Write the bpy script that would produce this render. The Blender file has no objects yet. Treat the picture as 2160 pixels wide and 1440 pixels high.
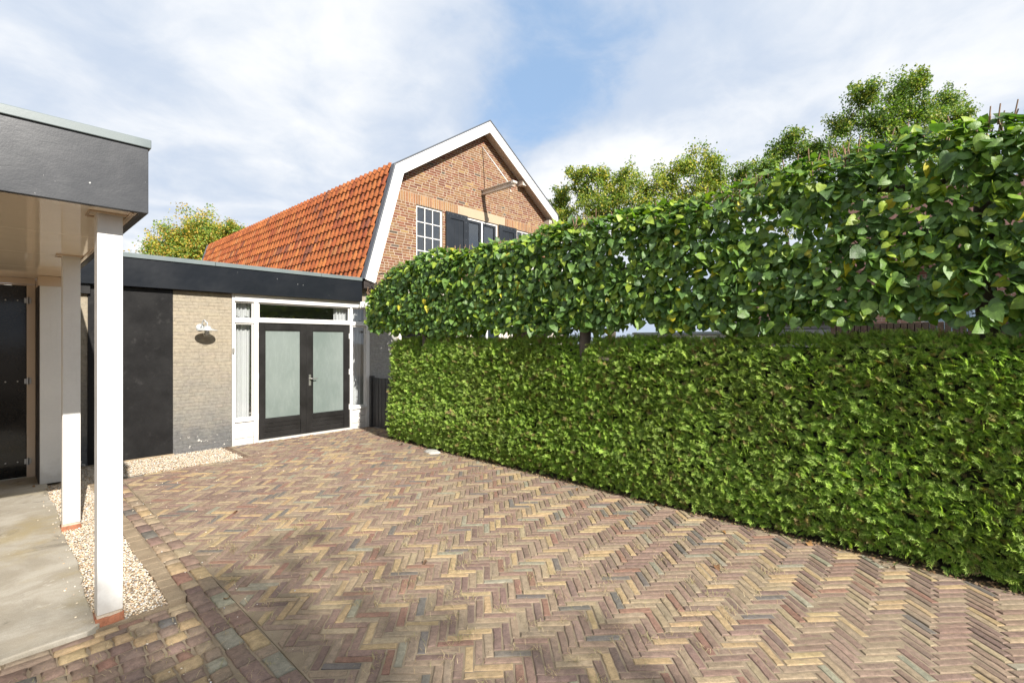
import bpy, math, random
import numpy as np
from mathutils import Matrix, Vector, Quaternion

random.seed(7)
rng = np.random.default_rng(7)
scene = bpy.context.scene
col = scene.collection

# ------------------------------------------------------------------ camera
FPX, EYE = 1014.5, 1.65
YAW = math.atan(940 / FPX)
FW = np.array([math.cos(YAW), math.sin(YAW)])
RT = np.array([math.sin(YAW), -math.cos(YAW)])
cam_data = bpy.data.cameras.new("camera")
cam_data.sensor_width = 36.0
cam_data.lens = FPX / 2160 * 36.0
cam_data.clip_start, cam_data.clip_end = 0.05, 2000
cam = bpy.data.objects.new("camera", cam_data)
cam.location = (0, 0, EYE)
cam.rotation_euler = (math.radians(90), 0, math.atan2(-FW[0], FW[1]))
col.objects.link(cam)
scene.camera = cam

# ------------------------------------------------------------------ sky, sun, exposure
SUN_DIR = Vector((-0.13, -1.0, 0.62)).normalized()       # towards the sun
scene.view_settings.view_transform = 'Standard'
scene.view_settings.look = 'None'
scene.view_settings.exposure = 0.95
scene.view_settings.gamma = 1.0
scene.view_settings.use_curve_mapping = False
scene.cycles.max_bounces = 8
scene.cycles.transparent_max_bounces = 16
scene.cycles.caustics_reflective = False
scene.cycles.caustics_refractive = False

world = bpy.data.worlds.new("World")
scene.world = world
world.use_nodes = True
wn = world.node_tree
wn.nodes.clear()


def wnode(t, **k):
    n = wn.nodes.new(t)
    for a, v in k.items():
        setattr(n, a, v)
    return n


def wmath(op, a, b=None, clamp=False):
    n = wnode('ShaderNodeMath', operation=op, use_clamp=clamp)
    for i, v in enumerate((a, b)):
        if v is None:
            continue
        if isinstance(v, (int, float)):
            n.inputs[i].default_value = v
        else:
            wn.links.new(v, n.inputs[i])
    return n.outputs[0]


def pixdir(x, y):
    r = (x - 1080) / FPX
    return Vector((FW[0] + r * RT[0], FW[1] + r * RT[1], (720 - y) / FPX)).normalized()


sky = wnode('ShaderNodeTexSky')
sky.sky_type = 'NISHITA'
sky.sun_disc = False
sky.sun_elevation = math.asin(SUN_DIR.z)
sky.sun_rotation = math.atan2(SUN_DIR.x, SUN_DIR.y)
sky.air_density = 1.0
sky.dust_density = 1.0
sky.ozone_density = 1.5
tc = wnode('ShaderNodeTexCoord')
sep = wnode('ShaderNodeSeparateXYZ')
wn.links.new(tc.outputs['Generated'], sep.inputs[0])
den = wmath('ADD', wmath('MAXIMUM', sep.outputs[2], 0.0), 0.22)
comb = wnode('ShaderNodeCombineXYZ')
wn.links.new(wmath('DIVIDE', sep.outputs[0], den), comb.inputs[0])
wn.links.new(wmath('DIVIDE', sep.outputs[1], den), comb.inputs[1])


def wnoise(scale, detail, rough, off, dist=0.0):
    mp = wnode('ShaderNodeMapping')
    mp.inputs['Location'].default_value = off
    wn.links.new(comb.outputs[0], mp.inputs[0])
    n = wnode('ShaderNodeTexNoise')
    n.inputs['Scale'].default_value = scale
    n.inputs['Detail'].default_value = detail
    n.inputs['Roughness'].default_value = rough
    n.inputs['Distortion'].default_value = dist
    wn.links.new(mp.outputs[0], n.inputs['Vector'])
    return n.outputs['Fac']


def wlobe(px, py, width, amp):
    """clearing (amp < 0) or bank (amp > 0) of the cloud deck in one direction of the sky"""
    d = wnode('ShaderNodeVectorMath', operation='DOT_PRODUCT')
    wn.links.new(tc.outputs['Generated'], d.inputs[0])
    d.inputs[1].default_value = pixdir(px, py)
    e = wmath('EXPONENT', wmath('MULTIPLY', wmath('SUBTRACT', d.outputs['Value'], 1.0), 1.0 / width))
    return wmath('MULTIPLY', e, amp)


n_big = wnoise(1.3, 9, 0.56, (3.1, 1.7, 0), 0.25)
n_soft = wnoise(0.9, 4, 0.5, (7.7, 2.4, 0))
n_mid = wnoise(4.2, 9, 0.58, (0.3, 5.2, 0), 0.35)
cover = wmath('ADD', wmath('MULTIPLY', n_big, 0.85), wmath('MULTIPLY', n_mid, 0.55))
for px, py, w, a in ((1130, 60, 0.018, -0.17), (1230, 190, 0.008, -0.22), (1130, 265, 0.004, -0.20), (620, 120, 0.10, 0.17), (1560, 180, 0.03, 0.14), (1400, 330, 0.02, 0.12),
                     (1200, 330, 0.010, 0.16), (1850, 60, 0.05, -0.06)):
    cover = wmath('ADD', cover, wlobe(px, py, w, a))
ramp = wnode('ShaderNodeMapRange', interpolation_type='SMOOTHSTEP')
ramp.inputs['From Min'].default_value = 0.40
ramp.inputs['From Max'].default_value = 0.68
wn.links.new(cover, ramp.inputs['Value'])
cl = wnode('ShaderNodeMapRange', interpolation_type='SMOOTHSTEP')   # thick, bright cloud against thin grey veil
cl.inputs['From Min'].default_value = 0.66
cl.inputs['From Max'].default_value = 1.16
wn.links.new(wmath('ADD', wmath('ADD', cover, wmath('MULTIPLY', wmath('SUBTRACT', n_soft, 0.5), 0.9)), wmath('MULTIPLY', sep.outputs[2], 0.30)), cl.inputs['Value'])
ccol = wnode('ShaderNodeMix', data_type='RGBA')
ccol.inputs['A'].default_value = (3.25, 3.75, 4.55, 1)
ccol.inputs['B'].default_value = (5.45, 5.5, 5.55, 1)
wn.links.new(cl.outputs[0], ccol.inputs['Factor'])
blue = wnode('ShaderNodeMix', data_type='RGBA', blend_type='MIX')     # thin high haze over the clear sky
blue.inputs['Factor'].default_value = 0.7
wn.links.new(sky.outputs[0], blue.inputs['A'])
blue.inputs['B'].default_value = (2.15, 3.2, 4.75, 1)
mix = wnode('ShaderNodeMix', data_type='RGBA')
wn.links.new(ramp.outputs[0], mix.inputs['Factor'])
wn.links.new(blue.outputs['Result'], mix.inputs['A'])
wn.links.new(ccol.outputs['Result'], mix.inputs['B'])
bg = wnode('ShaderNodeBackground')
bg.inputs['Strength'].default_value = 0.1
wn.links.new(mix.outputs['Result'], bg.inputs['Color'])
wout = wnode('ShaderNodeOutputWorld')
wn.links.new(bg.outputs[0], wout.inputs['Surface'])

sun_data = bpy.data.lights.new("sun", 'SUN')
sun_data.energy = 4.2
sun_data.angle = math.radians(0.5)
sun_data.color = (1.0, 0.95, 0.88)
sun = bpy.data.objects.new("sun", sun_data)
sun.rotation_euler = (-SUN_DIR).to_track_quat('-Z', 'Y').to_euler()
sun.location = (-3, -20, 14)
col.objects.link(sun)


# ------------------------------------------------------------------ materials
def lin(r, g, b):
    f = lambda c: (c / 255 / 12.92) if c / 255 <= 0.04045 else ((c / 255 + 0.055) / 1.055) ** 2.4
    return (f(r), f(g), f(b))


class Mat:
    """a small node-tree builder"""

    def __init__(self, name, rough=0.6, spec=0.5):
        self.m = bpy.data.materials.new(name)
        self.m.use_nodes = True
        self.nt = self.m.node_tree
        self.b = self.nt.nodes['Principled BSDF']
        self.out = self.nt.nodes['Material Output']
        self.b.inputs['Roughness'].default_value = rough
        self.b.inputs['Specular IOR Level'].default_value = spec
        self._pos = None

    def n(self, t, **k):
        x = self.nt.nodes.new(t)
        for a, v in k.items():
            setattr(x, a, v)
        return x

    def l(self, a, b):
        self.nt.links.new(a, b)

    def put(self, sock, v):
        if isinstance(v, (int, float)):
            sock.default_value = v
        elif isinstance(v, tuple):
            sock.default_value = v if len(v) == 4 else (*v, 1.0)
        else:
            self.l(v, sock)

    def pos(self):
        if self._pos is None:
            self._pos = self.n('ShaderNodeNewGeometry').outputs['Position']
        return self._pos

    def noise(self, scale, detail=4, rough=0.55, stretch=(1, 1, 1), off=(0, 0, 0), dist=0.0, coord=None):
        mp = self.n('ShaderNodeMapping')
        mp.inputs['Scale'].default_value = stretch
        mp.inputs['Location'].default_value = off
        self.l(coord or self.pos(), mp.inputs[0])
        t = self.n('ShaderNodeTexNoise')
        t.inputs['Scale'].default_value = scale
        t.inputs['Detail'].default_value = detail
        t.inputs['Roughness'].default_value = rough
        t.inputs['Distortion'].default_value = dist
        self.l(mp.outputs[0], t.inputs['Vector'])
        return t.outputs['Fac']

    def rng(self, v, a, b, c=0.0, d=1.0, smooth=True):
        m = self.n('ShaderNodeMapRange', interpolation_type='SMOOTHSTEP' if smooth else 'LINEAR')
        m.inputs['From Min'].default_value = a
        m.inputs['From Max'].default_value = b
        m.inputs['To Min'].default_value = c
        m.inputs['To Max'].default_value = d
        self.l(v, m.inputs['Value'])
        return m.outputs[0]

    def math(self, op, a, b=None):
        m = self.n('ShaderNodeMath', operation=op)
        self.put(m.inputs[0], a)
        if b is not None:
            self.put(m.inputs[1], b)
        return m.outputs[0]

    def mix(self, fac, a, b, blend='MIX'):
        m = self.n('ShaderNodeMix', data_type='RGBA', blend_type=blend)
        self.put(m.inputs['Factor'], fac)
        self.put(m.inputs['A'], a)
        self.put(m.inputs['B'], b)
        return m.outputs['Result']

    def scale(self, c, v):
        m = self.n('ShaderNodeVectorMath', operation='SCALE')
        if isinstance(c, tuple):
            m.inputs[0].default_value = c[:3]
        else:
            self.l(c, m.inputs[0])
        self.put(m.inputs['Scale'], v)
        return m.outputs[0]

    def tint(self, src):
        if src == 'obj':
            return self.n('ShaderNodeObjectInfo').outputs['Color']
        a = self.n('ShaderNodeAttribute')
        a.attribute_name = 'tint'
        return a.outputs['Color']

    def z(self):
        s = self.n('ShaderNodeSeparateXYZ')
        self.l(self.pos(), s.inputs[0])
        return s.outputs[2]

    def bump(self, h, strength=0.3, dist=0.01):
        b = self.n('ShaderNodeBump')
        b.inputs['Strength'].default_value = strength
        b.inputs['Distance'].default_value = dist
        self.l(h, b.inputs['Height'])
        self.l(b.outputs[0], self.b.inputs['Normal'])
        return b.outputs[0]

    def base(self, c):
        self.put(self.b.inputs['Base Color'], c)
        return self

    def rough(self, r):
        self.put(self.b.inputs['Roughness'], r)
        return self


def paint(name, c, rough=0.45, var=0.06, bump=0.05, bscale=60, dirt=None, spec=0.5):
    m = Mat(name, rough, spec)
    n1 = m.noise(3.0, 5, 0.6)
    n2 = m.noise(40.0, 3, 0.6)
    cc = m.scale(c, m.rng(m.math('ADD', n1, m.math('MULTIPLY', n2, 0.5)), 0.4, 1.1, 1 - var, 1 + var))
    if dirt:
        cc = m.mix(m.rng(m.noise(7, 6, 0.65, off=(3, 1, 4)), 0.55, 0.85, 0, dirt[1]), cc, dirt[0])
    m.base(cc)
    m.rough(m.rng(n1, 0.3, 0.7, rough * 0.8, min(1, rough * 1.25)))
    m.bump(m.noise(bscale, 4, 0.6), bump, 0.01)
    return m.m


def masonry(name, src, rough=0.85, lo=0.72, hi=1.22, dust=None, dustamt=0.5, bump=0.5, blotch=None):
    m = Mat(name, rough, 0.3)
    t = m.tint(src)
    n1 = m.noise(28, 5, 0.65)
    n2 = m.noise(160, 3, 0.6, off=(2, 7, 1))
    c = m.scale(t, m.rng(m.math('ADD', m.math('MULTIPLY', n1, 0.6), m.math('MULTIPLY', n2, 0.4)), 0.34, 0.66, lo, hi))
    if blotch:
        c = m.mix(m.rng(m.noise(11, 4, 0.6, off=(9, 2, 5)), 0.56, 0.72, 0, blotch[1]), c, blotch[0])
    if dust:
        d = m.math('ADD', m.math('MULTIPLY', m.noise(1.6, 6, 0.72, off=(4.3, 0.6, 0)), 0.8), m.math('MULTIPLY', m.noise(38, 4, 0.7), 0.55))
        c = m.mix(m.rng(d, 0.66, 0.95, 0.05, dustamt), c, dust)
    m.base(c)
    m.bump(m.math('ADD', n1, m.math('MULTIPLY', n2, 0.6)), bump, 0.006)
    return m.m


M = {}
M['white'] = paint('white_paint', (0.70, 0.685, 0.65), 0.4, 0.05, 0.06, dirt=((0.42, 0.37, 0.29), 0.16))


def splash(mat):
    """mud splashed up from the ground on painted wood"""
    m = Mat.__new__(Mat)
    m.m, m.nt, m._pos = mat, mat.node_tree, None
    m.b = m.nt.nodes['Principled BSDF']
    src = m.b.inputs['Base Color'].links[0].from_socket
    h = m.math('ADD', m.z(), m.math('MULTIPLY', m.math('SUBTRACT', m.noise(9, 6, 0.7), 0.5), 0.55))
    streak = m.rng(m.noise(30, 4, 0.6, (1, 1, 0.05), off=(3, 3, 3)), 0.55, 0.75, 0, 0.10)
    m.base(m.mix(m.math('ADD', m.rng(h, 0.02, 0.28, 0.42, 0.0), streak), src, (0.36, 0.31, 0.245)))


splash(M['white'])
M['white_board'] = paint('white_barge_board', (0.74, 0.73, 0.70), 0.35, 0.03, 0.03)
M['cream'] = paint('cream_gloss_paint', (0.60, 0.47, 0.35), 0.10, 0.05, 0.03, 14)
M['ceiling'] = paint('cream_ceiling_gloss', (0.84, 0.73, 0.59), 0.05, 0.05, 0.02, 9, spec=0.4)
for _m in (M['ceiling'],):
    _b = _m.node_tree.nodes['Principled BSDF']
    _b.inputs['Specular IOR Level'].default_value = 1.0
M['blackdoor'] = paint('black_gloss_paint', (0.010, 0.0095, 0.009), 0.09, 0.2, 0.03, 10, spec=0.35)
M['blackpanel'] = paint('black_satin_paint', (0.014, 0.0135, 0.0135), 0.42, 0.25, 0.08, 50, dirt=((0.12, 0.115, 0.11), 0.30), spec=0.15)
M['blackwood'] = paint('black_painted_wood', (0.015, 0.014, 0.0135), 0.4, 0.2, 0.08, 40, dirt=((0.08, 0.075, 0.07), 0.12), spec=0.3)
M['dark'] = paint('dark_brown_paint_and_shade', (0.03, 0.022, 0.018), 0.6)
M['fence'] = paint('charcoal_stained_wood', (0.036, 0.036, 0.037), 0.6, 0.3, 0.25, 30, dirt=((0.12, 0.12, 0.12), 0.35))
M['shutter'] = paint('slate_black_shutter_paint', (0.020, 0.024, 0.030), 0.4, 0.15, spec=0.3)
M['trim'] = paint('grey_zinc_trim', (0.145, 0.175, 0.175), 0.35, 0.05, 0.02)
M['flash'] = paint('dark_grey_flashing', (0.09, 0.10, 0.115), 0.4, 0.06, 0.02)
M['roofing'] = paint('bitumen_roofing', (0.05, 0.05, 0.05), 0.9, 0.2, 0.3)
M['lintel'] = paint('pale_stone_lintel', (0.43, 0.33, 0.22), 0.8, 0.1, 0.2, 60)
M['steel'] = paint('dull_steel', (0.42, 0.41, 0.39), 0.35, 0.1)
M['steel'].node_tree.nodes['Principled BSDF'].inputs['Metallic'].default_value = 0.8
M['lampgrey'] = paint('pale_grey_lamp_enamel', (0.46, 0.48, 0.48), 0.3, 0.04)
M['beam'] = paint('off_white_beam_paint', (0.62, 0.55, 0.47), 0.4, 0.06)
M['int'] = paint('room_plaster', (0.50, 0.49, 0.44), 0.9)
M['curtain'] = None
M['bark'] = paint('bark', (0.12, 0.095, 0.075), 0.9, 0.35, 0.9, 30)
M['twig'] = paint('brown_twig', (0.25, 0.155, 0.095), 0.8, 0.35, 0.3, 40)
M['oakbark'] = paint('oak_bark', (0.07, 0.055, 0.04), 0.9, 0.3, 0.6, 12)


def fascia_mat():
    m = Mat('black_bitumen_fascia', 0.36, 0.5)
    n = m.noise(5, 5, 0.6)
    c = m.mix(m.rng(m.noise(9, 6, 0.7, off=(1, 5, 2)), 0.60, 0.82, 0, 0.3), (0.030, 0.032, 0.036), (0.09, 0.09, 0.09))
    fl = m.rng(m.noise(55, 2, 0.5, off=(5, 5, 1)), 0.74, 0.78)
    c = m.mix(m.math('MULTIPLY', fl, m.rng(m.noise(2.5, 2, 0.5, off=(8, 1, 3)), 0.5, 0.62)), c, (0.5, 0.5, 0.48))
    m.base(c)
    m.rough(m.rng(n, 0.3, 0.7, 0.30, 0.36))
    wr = m.math('ADD', m.noise(5, 6, 0.62, (1, 1, 1.8), dist=0.6), m.math('MULTIPLY', m.noise(120, 3, 0.6), 0.25))
    m.bump(wr, 0.05, 0.02)
    return m.m


def fascia_flat_mat():
    m = Mat('charcoal_sheet_fascia', 0.33, 0.22)
    n = m.noise(2.2, 3, 0.5)
    fl = m.rng(m.noise(30, 3, 0.6, (1, 1, 0.3), off=(5, 5, 1)), 0.70, 0.76)
    c = m.mix(m.math('MULTIPLY', fl, m.rng(m.noise(1.7, 2, 0.5, off=(8, 1, 3)), 0.52, 0.60)), (0.010, 0.012, 0.0155), (0.36, 0.36, 0.34))
    m.base(c)
    m.rough(m.rng(n, 0.3, 0.7, 0.27, 0.42))
    m.bump(n, 0.25, 0.05)
    return m.m


M['fascia'] = fascia_mat()
M['fascia2'] = fascia_flat_mat()


def soffit_free_glass(name, refl, tintc):
    m = Mat(name)
    tr = m.n('ShaderNodeBsdfTransparent')
    tr.inputs[0].default_value = (*tintc, 1)
    gl = m.n('ShaderNodeBsdfGlossy')
    gl.inputs['Roughness'].default_value = 0.015
    fr = m.n('ShaderNodeLayerWeight')
    fr.inputs[0].default_value = 0.5
    mx = m.n('ShaderNodeMixShader')
    m.l(m.math('MINIMUM', m.math('ADD', m.math('MULTIPLY', m.math('POWER', fr.outputs['Facing'], 4.0), 0.9), refl), 1.0), mx.inputs[0])
    m.l(tr.outputs[0], mx.inputs[1])
    m.l(gl.outputs[0], mx.inputs[2])
    m.l(mx.outputs[0], m.out.inputs[0])
    return m.m


M['glass'] = soffit_free_glass('window_glass', 0.08, (0.98, 0.99, 0.985))
M['darkglass'] = soffit_free_glass('old_window_glass', 0.20, (0.55, 0.6, 0.62))


def frosted_mat():
    m = Mat('frosted_glass', 0.22, 0.5)
    n = m.noise(1.4, 4, 0.6, (1, 1, 0.6))
    s = m.noise(26, 4, 0.7, (1, 1, 0.25))
    f = m.rng(m.math('ADD', n, m.math('MULTIPLY', s, 0.3)), 0.45, 0.85)
    m.base(m.mix(f, (0.21, 0.255, 0.235), (0.29, 0.335, 0.312)))
    m.rough(m.rng(s, 0.3, 0.7, 0.16, 0.34))
    rf = m.n('ShaderNodeBsdfRefraction')                    # film: what stands close behind shows through, blurred
    rf.inputs['Roughness'].default_value = 0.45
    rf.inputs['IOR'].default_value = 1.05
    mx = m.n('ShaderNodeMixShader')
    mx.inputs[0].default_value = 0.28
    m.l(m.b.outputs[0], mx.inputs[1])
    m.l(rf.outputs[0], mx.inputs[2])
    m.l(mx.outputs[0], m.out.inputs[0])
    return m.m


M['frosted'] = frosted_mat()


def curtain_mat():
    m = Mat('white_voile', 0.9, 0.1)
    m.base((0.82, 0.82, 0.83))
    t = m.n('ShaderNodeBsdfTranslucent')
    t.inputs[0].default_value = (0.8, 0.8, 0.82, 1)
    mx = m.n('ShaderNodeMixShader')
    mx.inputs[0].default_value = 0.35
    m.l(m.b.outputs[0], mx.inputs[1])
    m.l(t.outputs[0], mx.inputs[2])
    m.l(mx.outputs[0], m.out.inputs[0])
    return m.m


M['curtain'] = curtain_mat()


def annex_brick(name, src):
    """slim bricks under worn cream paint that fades to bare grey towards the plinth"""
    m = Mat(name, 0.75, 0.3)
    t = m.tint(src)
    n1 = m.noise(22, 5, 0.65)
    big = m.noise(2.4, 5, 0.6, off=(1, 2, 6))
    h = m.math('ADD', m.z(), m.math('MULTIPLY', m.math('SUBTRACT', big, 0.5), 1.1))
    grey = m.rng(h, 0.35, 1.85, 1.0, 0.0)
    s = m.n('ShaderNodeSeparateXYZ')
    m.l(m.pos(), s.inputs[0])
    right = m.rng(s.outputs[0], 4.9, 4.95)                 # the bay by the gate is painted grey all over
    c = m.mix(grey, (0.305, 0.262, 0.196), (0.20, 0.186, 0.162))
    c = m.mix(m.rng(h, 0.16, 0.52, 0.85, 0.0), c, (0.115, 0.115, 0.115))
    c = m.mix(m.math('MULTIPLY', right, 0.9), c, (0.33, 0.32, 0.295))
    c = m.mix(0.4, c, t, 'SOFT_LIGHT')
    c = m.scale(c, m.rng(n1, 0.3, 0.7, 0.84, 1.14))
    chip = m.math('MULTIPLY', m.rng(m.noise(16, 4, 0.6, off=(4, 4, 2)), 0.64, 0.68), m.rng(m.z(), 0.08, 0.34, 1, 0))
    c = m.mix(chip, c, (0.62, 0.58, 0.52))
    m.base(c)
    m.bump(m.math('ADD', n1, m.math('MULTIPLY', m.noise(120, 3, 0.6), 0.5)), 0.4, 0.006)
    return m.m


M['abrick_o'], M['abrick_a'] = annex_brick('painted_brick', 'obj'), annex_brick('painted_brick_joined', 'attr')
SAND = (0.36, 0.285, 0.20)
M['paver_o'] = masonry('clinker_paver', 'obj', 0.8, 0.70, 1.22, SAND, 0.30, 0.5, ((0.15, 0.14, 0.13), 0.2))
M['paver_a'] = masonry('clinker_paver_joined', 'attr', 0.8, 0.70, 1.22, SAND, 0.30, 0.5, ((0.15, 0.14, 0.13), 0.2))
M['hbrick_o'] = masonry('house_brick', 'obj', 0.85, 0.72, 1.2, None, 0, 0.5)
M['hbrick_a'] = masonry('house_brick_joined', 'attr', 0.85, 0.72, 1.2, None, 0, 0.5)
M['tile_o'] = masonry('clay_pantile', 'obj', 0.55, 0.70, 1.2, None, 0, 0.25, ((0.16, 0.05, 0.03), 0.22))
M['tile_a'] = masonry('clay_pantile_joined', 'attr', 0.55, 0.70, 1.2, None, 0, 0.25, ((0.16, 0.05, 0.03), 0.22))
M['footing'] = masonry('orange_brick', 'attr', 0.8, 0.65, 1.25, (0.40, 0.35, 0.28), 0.5, 0.6)
M['pebble'] = masonry('quartz_gravel', 'attr', 0.7, 0.85, 1.15, None, 0, 0.1)
M['leafdead'] = masonry('dead_leaf', 'obj', 0.7, 0.7, 1.25, None, 0, 0.3)


def mineral(name, c1, c2, sc, rough=0.95, bump=0.6, c3=None, fine=220):
    m = Mat(name, rough, 0.2)
    a = m.noise(sc, 6, 0.65)
    b = m.noise(fine, 4, 0.7, off=(1, 3, 2))
    c = m.mix(m.rng(a, 0.35, 0.65), c1, c2)
    if c3:
        c = m.mix(m.rng(m.noise(sc * 1.7, 6, 0.7, off=(7, 3, 0)), 0.58, 0.72, 0, 0.85), c, c3)
    c = m.scale(c, m.rng(b, 0.25, 0.75, 0.72, 1.28))
    m.base(c)
    m.bump(m.math('ADD', a, b), bump, 0.008)
    return m.m


M['sand'] = mineral('joint_sand', (0.34, 0.27, 0.19), (0.25, 0.195, 0.135), 3, fine=300)
M['mortar'] = mineral('lime_mortar', (0.47, 0.39, 0.30), (0.42, 0.34, 0.255), 4, 0.9, 0.3)
M['soil'] = mineral('garden_soil', (0.14, 0.10, 0.07), (0.085, 0.062, 0.042), 2.2, 0.95, 0.9)
M['kerb'] = mineral('sandy_concrete_kerb', (0.36, 0.28, 0.19), (0.28, 0.215, 0.145), 5, 0.95, 0.8)


def concrete_mat():
    m = Mat('stained_concrete', 0.85, 0.3)
    a = m.noise(1.6, 7, 0.66, (1, 1.6, 1), dist=0.6)
    b = m.noise(0.9, 6, 0.7, off=(3, 8, 0))
    f = m.noise(260, 3, 0.7)
    c = m.mix(m.rng(a, 0.36, 0.62), (0.43, 0.395, 0.33), (0.315, 0.28, 0.22))
    c = m.mix(m.rng(b, 0.48, 0.66, 0, 0.7), c, (0.33, 0.265, 0.135))
    c = m.mix(m.rng(m.noise(2.8, 7, 0.72, off=(0.5, 4.1, 0), dist=0.5), 0.56, 0.70, 0, 0.7), c, (0.11, 0.095, 0.075))
    c = m.mix(m.rng(m.noise(5.5, 7, 0.75, off=(6, 1, 0)), 0.60, 0.70, 0, 0.6), c, (0.58, 0.54, 0.47))
    c = m.scale(c, m.rng(f, 0.25, 0.75, 0.82, 1.16))
    m.base(c)
    m.bump(m.math('ADD', m.math('MULTIPLY', a, 0.8), m.math('MULTIPLY', f, 0.35)), 0.45, 0.01)
    return m.m


M['concrete'] = concrete_mat()


def leaf_mat(name, src, rough=0.46, trans=0.3, veins=True, spec=0.5, glow=(1.2, 1.5, 0.5)):
    m = Mat(name, rough, spec)
    t = m.tint(src)
    n = m.noise(24, 4, 0.6)
    c = m.scale(t, m.rng(n, 0.3, 0.7, 0.75, 1.25))
    m.base(c)
    if veins:
        m.bump(m.noise(70, 3, 0.6), 0.35, 0.01)
    tr = m.n('ShaderNodeBsdfTranslucent')
    mul = m.n('ShaderNodeVectorMath', operation='MULTIPLY')
    m.l(c, mul.inputs[0])
    mul.inputs[1].default_value = glow
    m.l(mul.outputs[0], tr.inputs[0])
    mx = m.n('ShaderNodeMixShader')
    mx.inputs[0].default_value = trans
    m.l(m.b.outputs[0], mx.inputs[1])
    m.l(tr.outputs[0], mx.inputs[2])
    m.l(mx.outputs[0], m.out.inputs[0])
    return m.m


M['lime_o'] = leaf_mat('lime_leaf', 'obj')
M['lime_a'] = leaf_mat('lime_leaf_joined', 'attr')
M['thuja'] = leaf_mat('thuja_spray', 'attr', 0.5, 0.34, False, 0.35, (1.2, 1.35, 0.5))
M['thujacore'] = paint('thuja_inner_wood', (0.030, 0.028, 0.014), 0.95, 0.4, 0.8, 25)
M['oak'] = leaf_mat('oak_leaf', 'attr', 0.5, 0.3, False, 0.4)
M['straw'] = masonry('dry_grass_blade', 'attr', 0.9, 0.8, 1.2)

# ------------------------------------------------------------------ mesh helpers
WL = {}                                                     # world location of each parent object's origin


def wl(o):
    return WL[o.name] if o is not None else np.zeros(3)


def link(o, parent, loc):
    """place o so that its origin is at world loc"""
    col.objects.link(o)
    if parent is not None:
        o.parent = parent
        o.location = Vector(np.asarray(loc, float) - wl(parent))
    else:
        o.location = Vector(np.asarray(loc, float))
    WL[o.name] = np.asarray(loc, float)
    return o


def thing(name, label, cat, loc, group=None, kind=None):
    o = bpy.data.objects.new(name, None)
    o.empty_display_size = 0.2
    link(o, None, loc)
    return tag(o, label, cat, group, kind)


def tag(o, label=None, cat=None, group=None, kind=None):
    if label:
        o['label'] = label
    if cat:
        o['category'] = cat
    if group:
        o['group'] = group
    if kind:
        o['kind'] = kind
    return o


def mesh_py(name, V, F, mat, smooth=False, cols=None):
    me = bpy.data.meshes.new(name)
    me.from_pydata([tuple(v) for v in V], [], [tuple(f) for f in F])
    if mat:
        me.materials.append(mat)
    if cols is not None:
        a = me.color_attributes.new('tint', 'FLOAT_COLOR', 'POINT')
        a.data.foreach_set('color', np.c_[np.asarray(cols, np.float32), np.ones(len(cols), np.float32)].ravel())
    if smooth:
        me.polygons.foreach_set('use_smooth', np.ones(len(me.polygons), bool))
    me.update()
    return me


def mesh_tri(name, V, F, mat, smooth=False, cols=None):
    me = bpy.data.meshes.new(name)
    V = np.ascontiguousarray(V, np.float32)
    F = np.ascontiguousarray(F, np.int32)
    me.vertices.add(len(V))
    me.vertices.foreach_set('co', V.ravel())
    me.loops.add(F.size)
    me.loops.foreach_set('vertex_index', F.ravel())
    me.polygons.add(len(F))
    me.polygons.foreach_set('loop_start', np.arange(0, F.size, 3, dtype=np.int32))
    if smooth:
        me.polygons.foreach_set('use_smooth', np.ones(len(F), bool))
    me.update(calc_edges=True)
    if cols is not None:
        a = me.color_attributes.new('tint', 'FLOAT_COLOR', 'POINT')
        a.data.foreach_set('color', np.c_[np.asarray(cols, np.float32), np.ones(len(cols), np.float32)].ravel())
    me.materials.append(mat)
    return me


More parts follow.
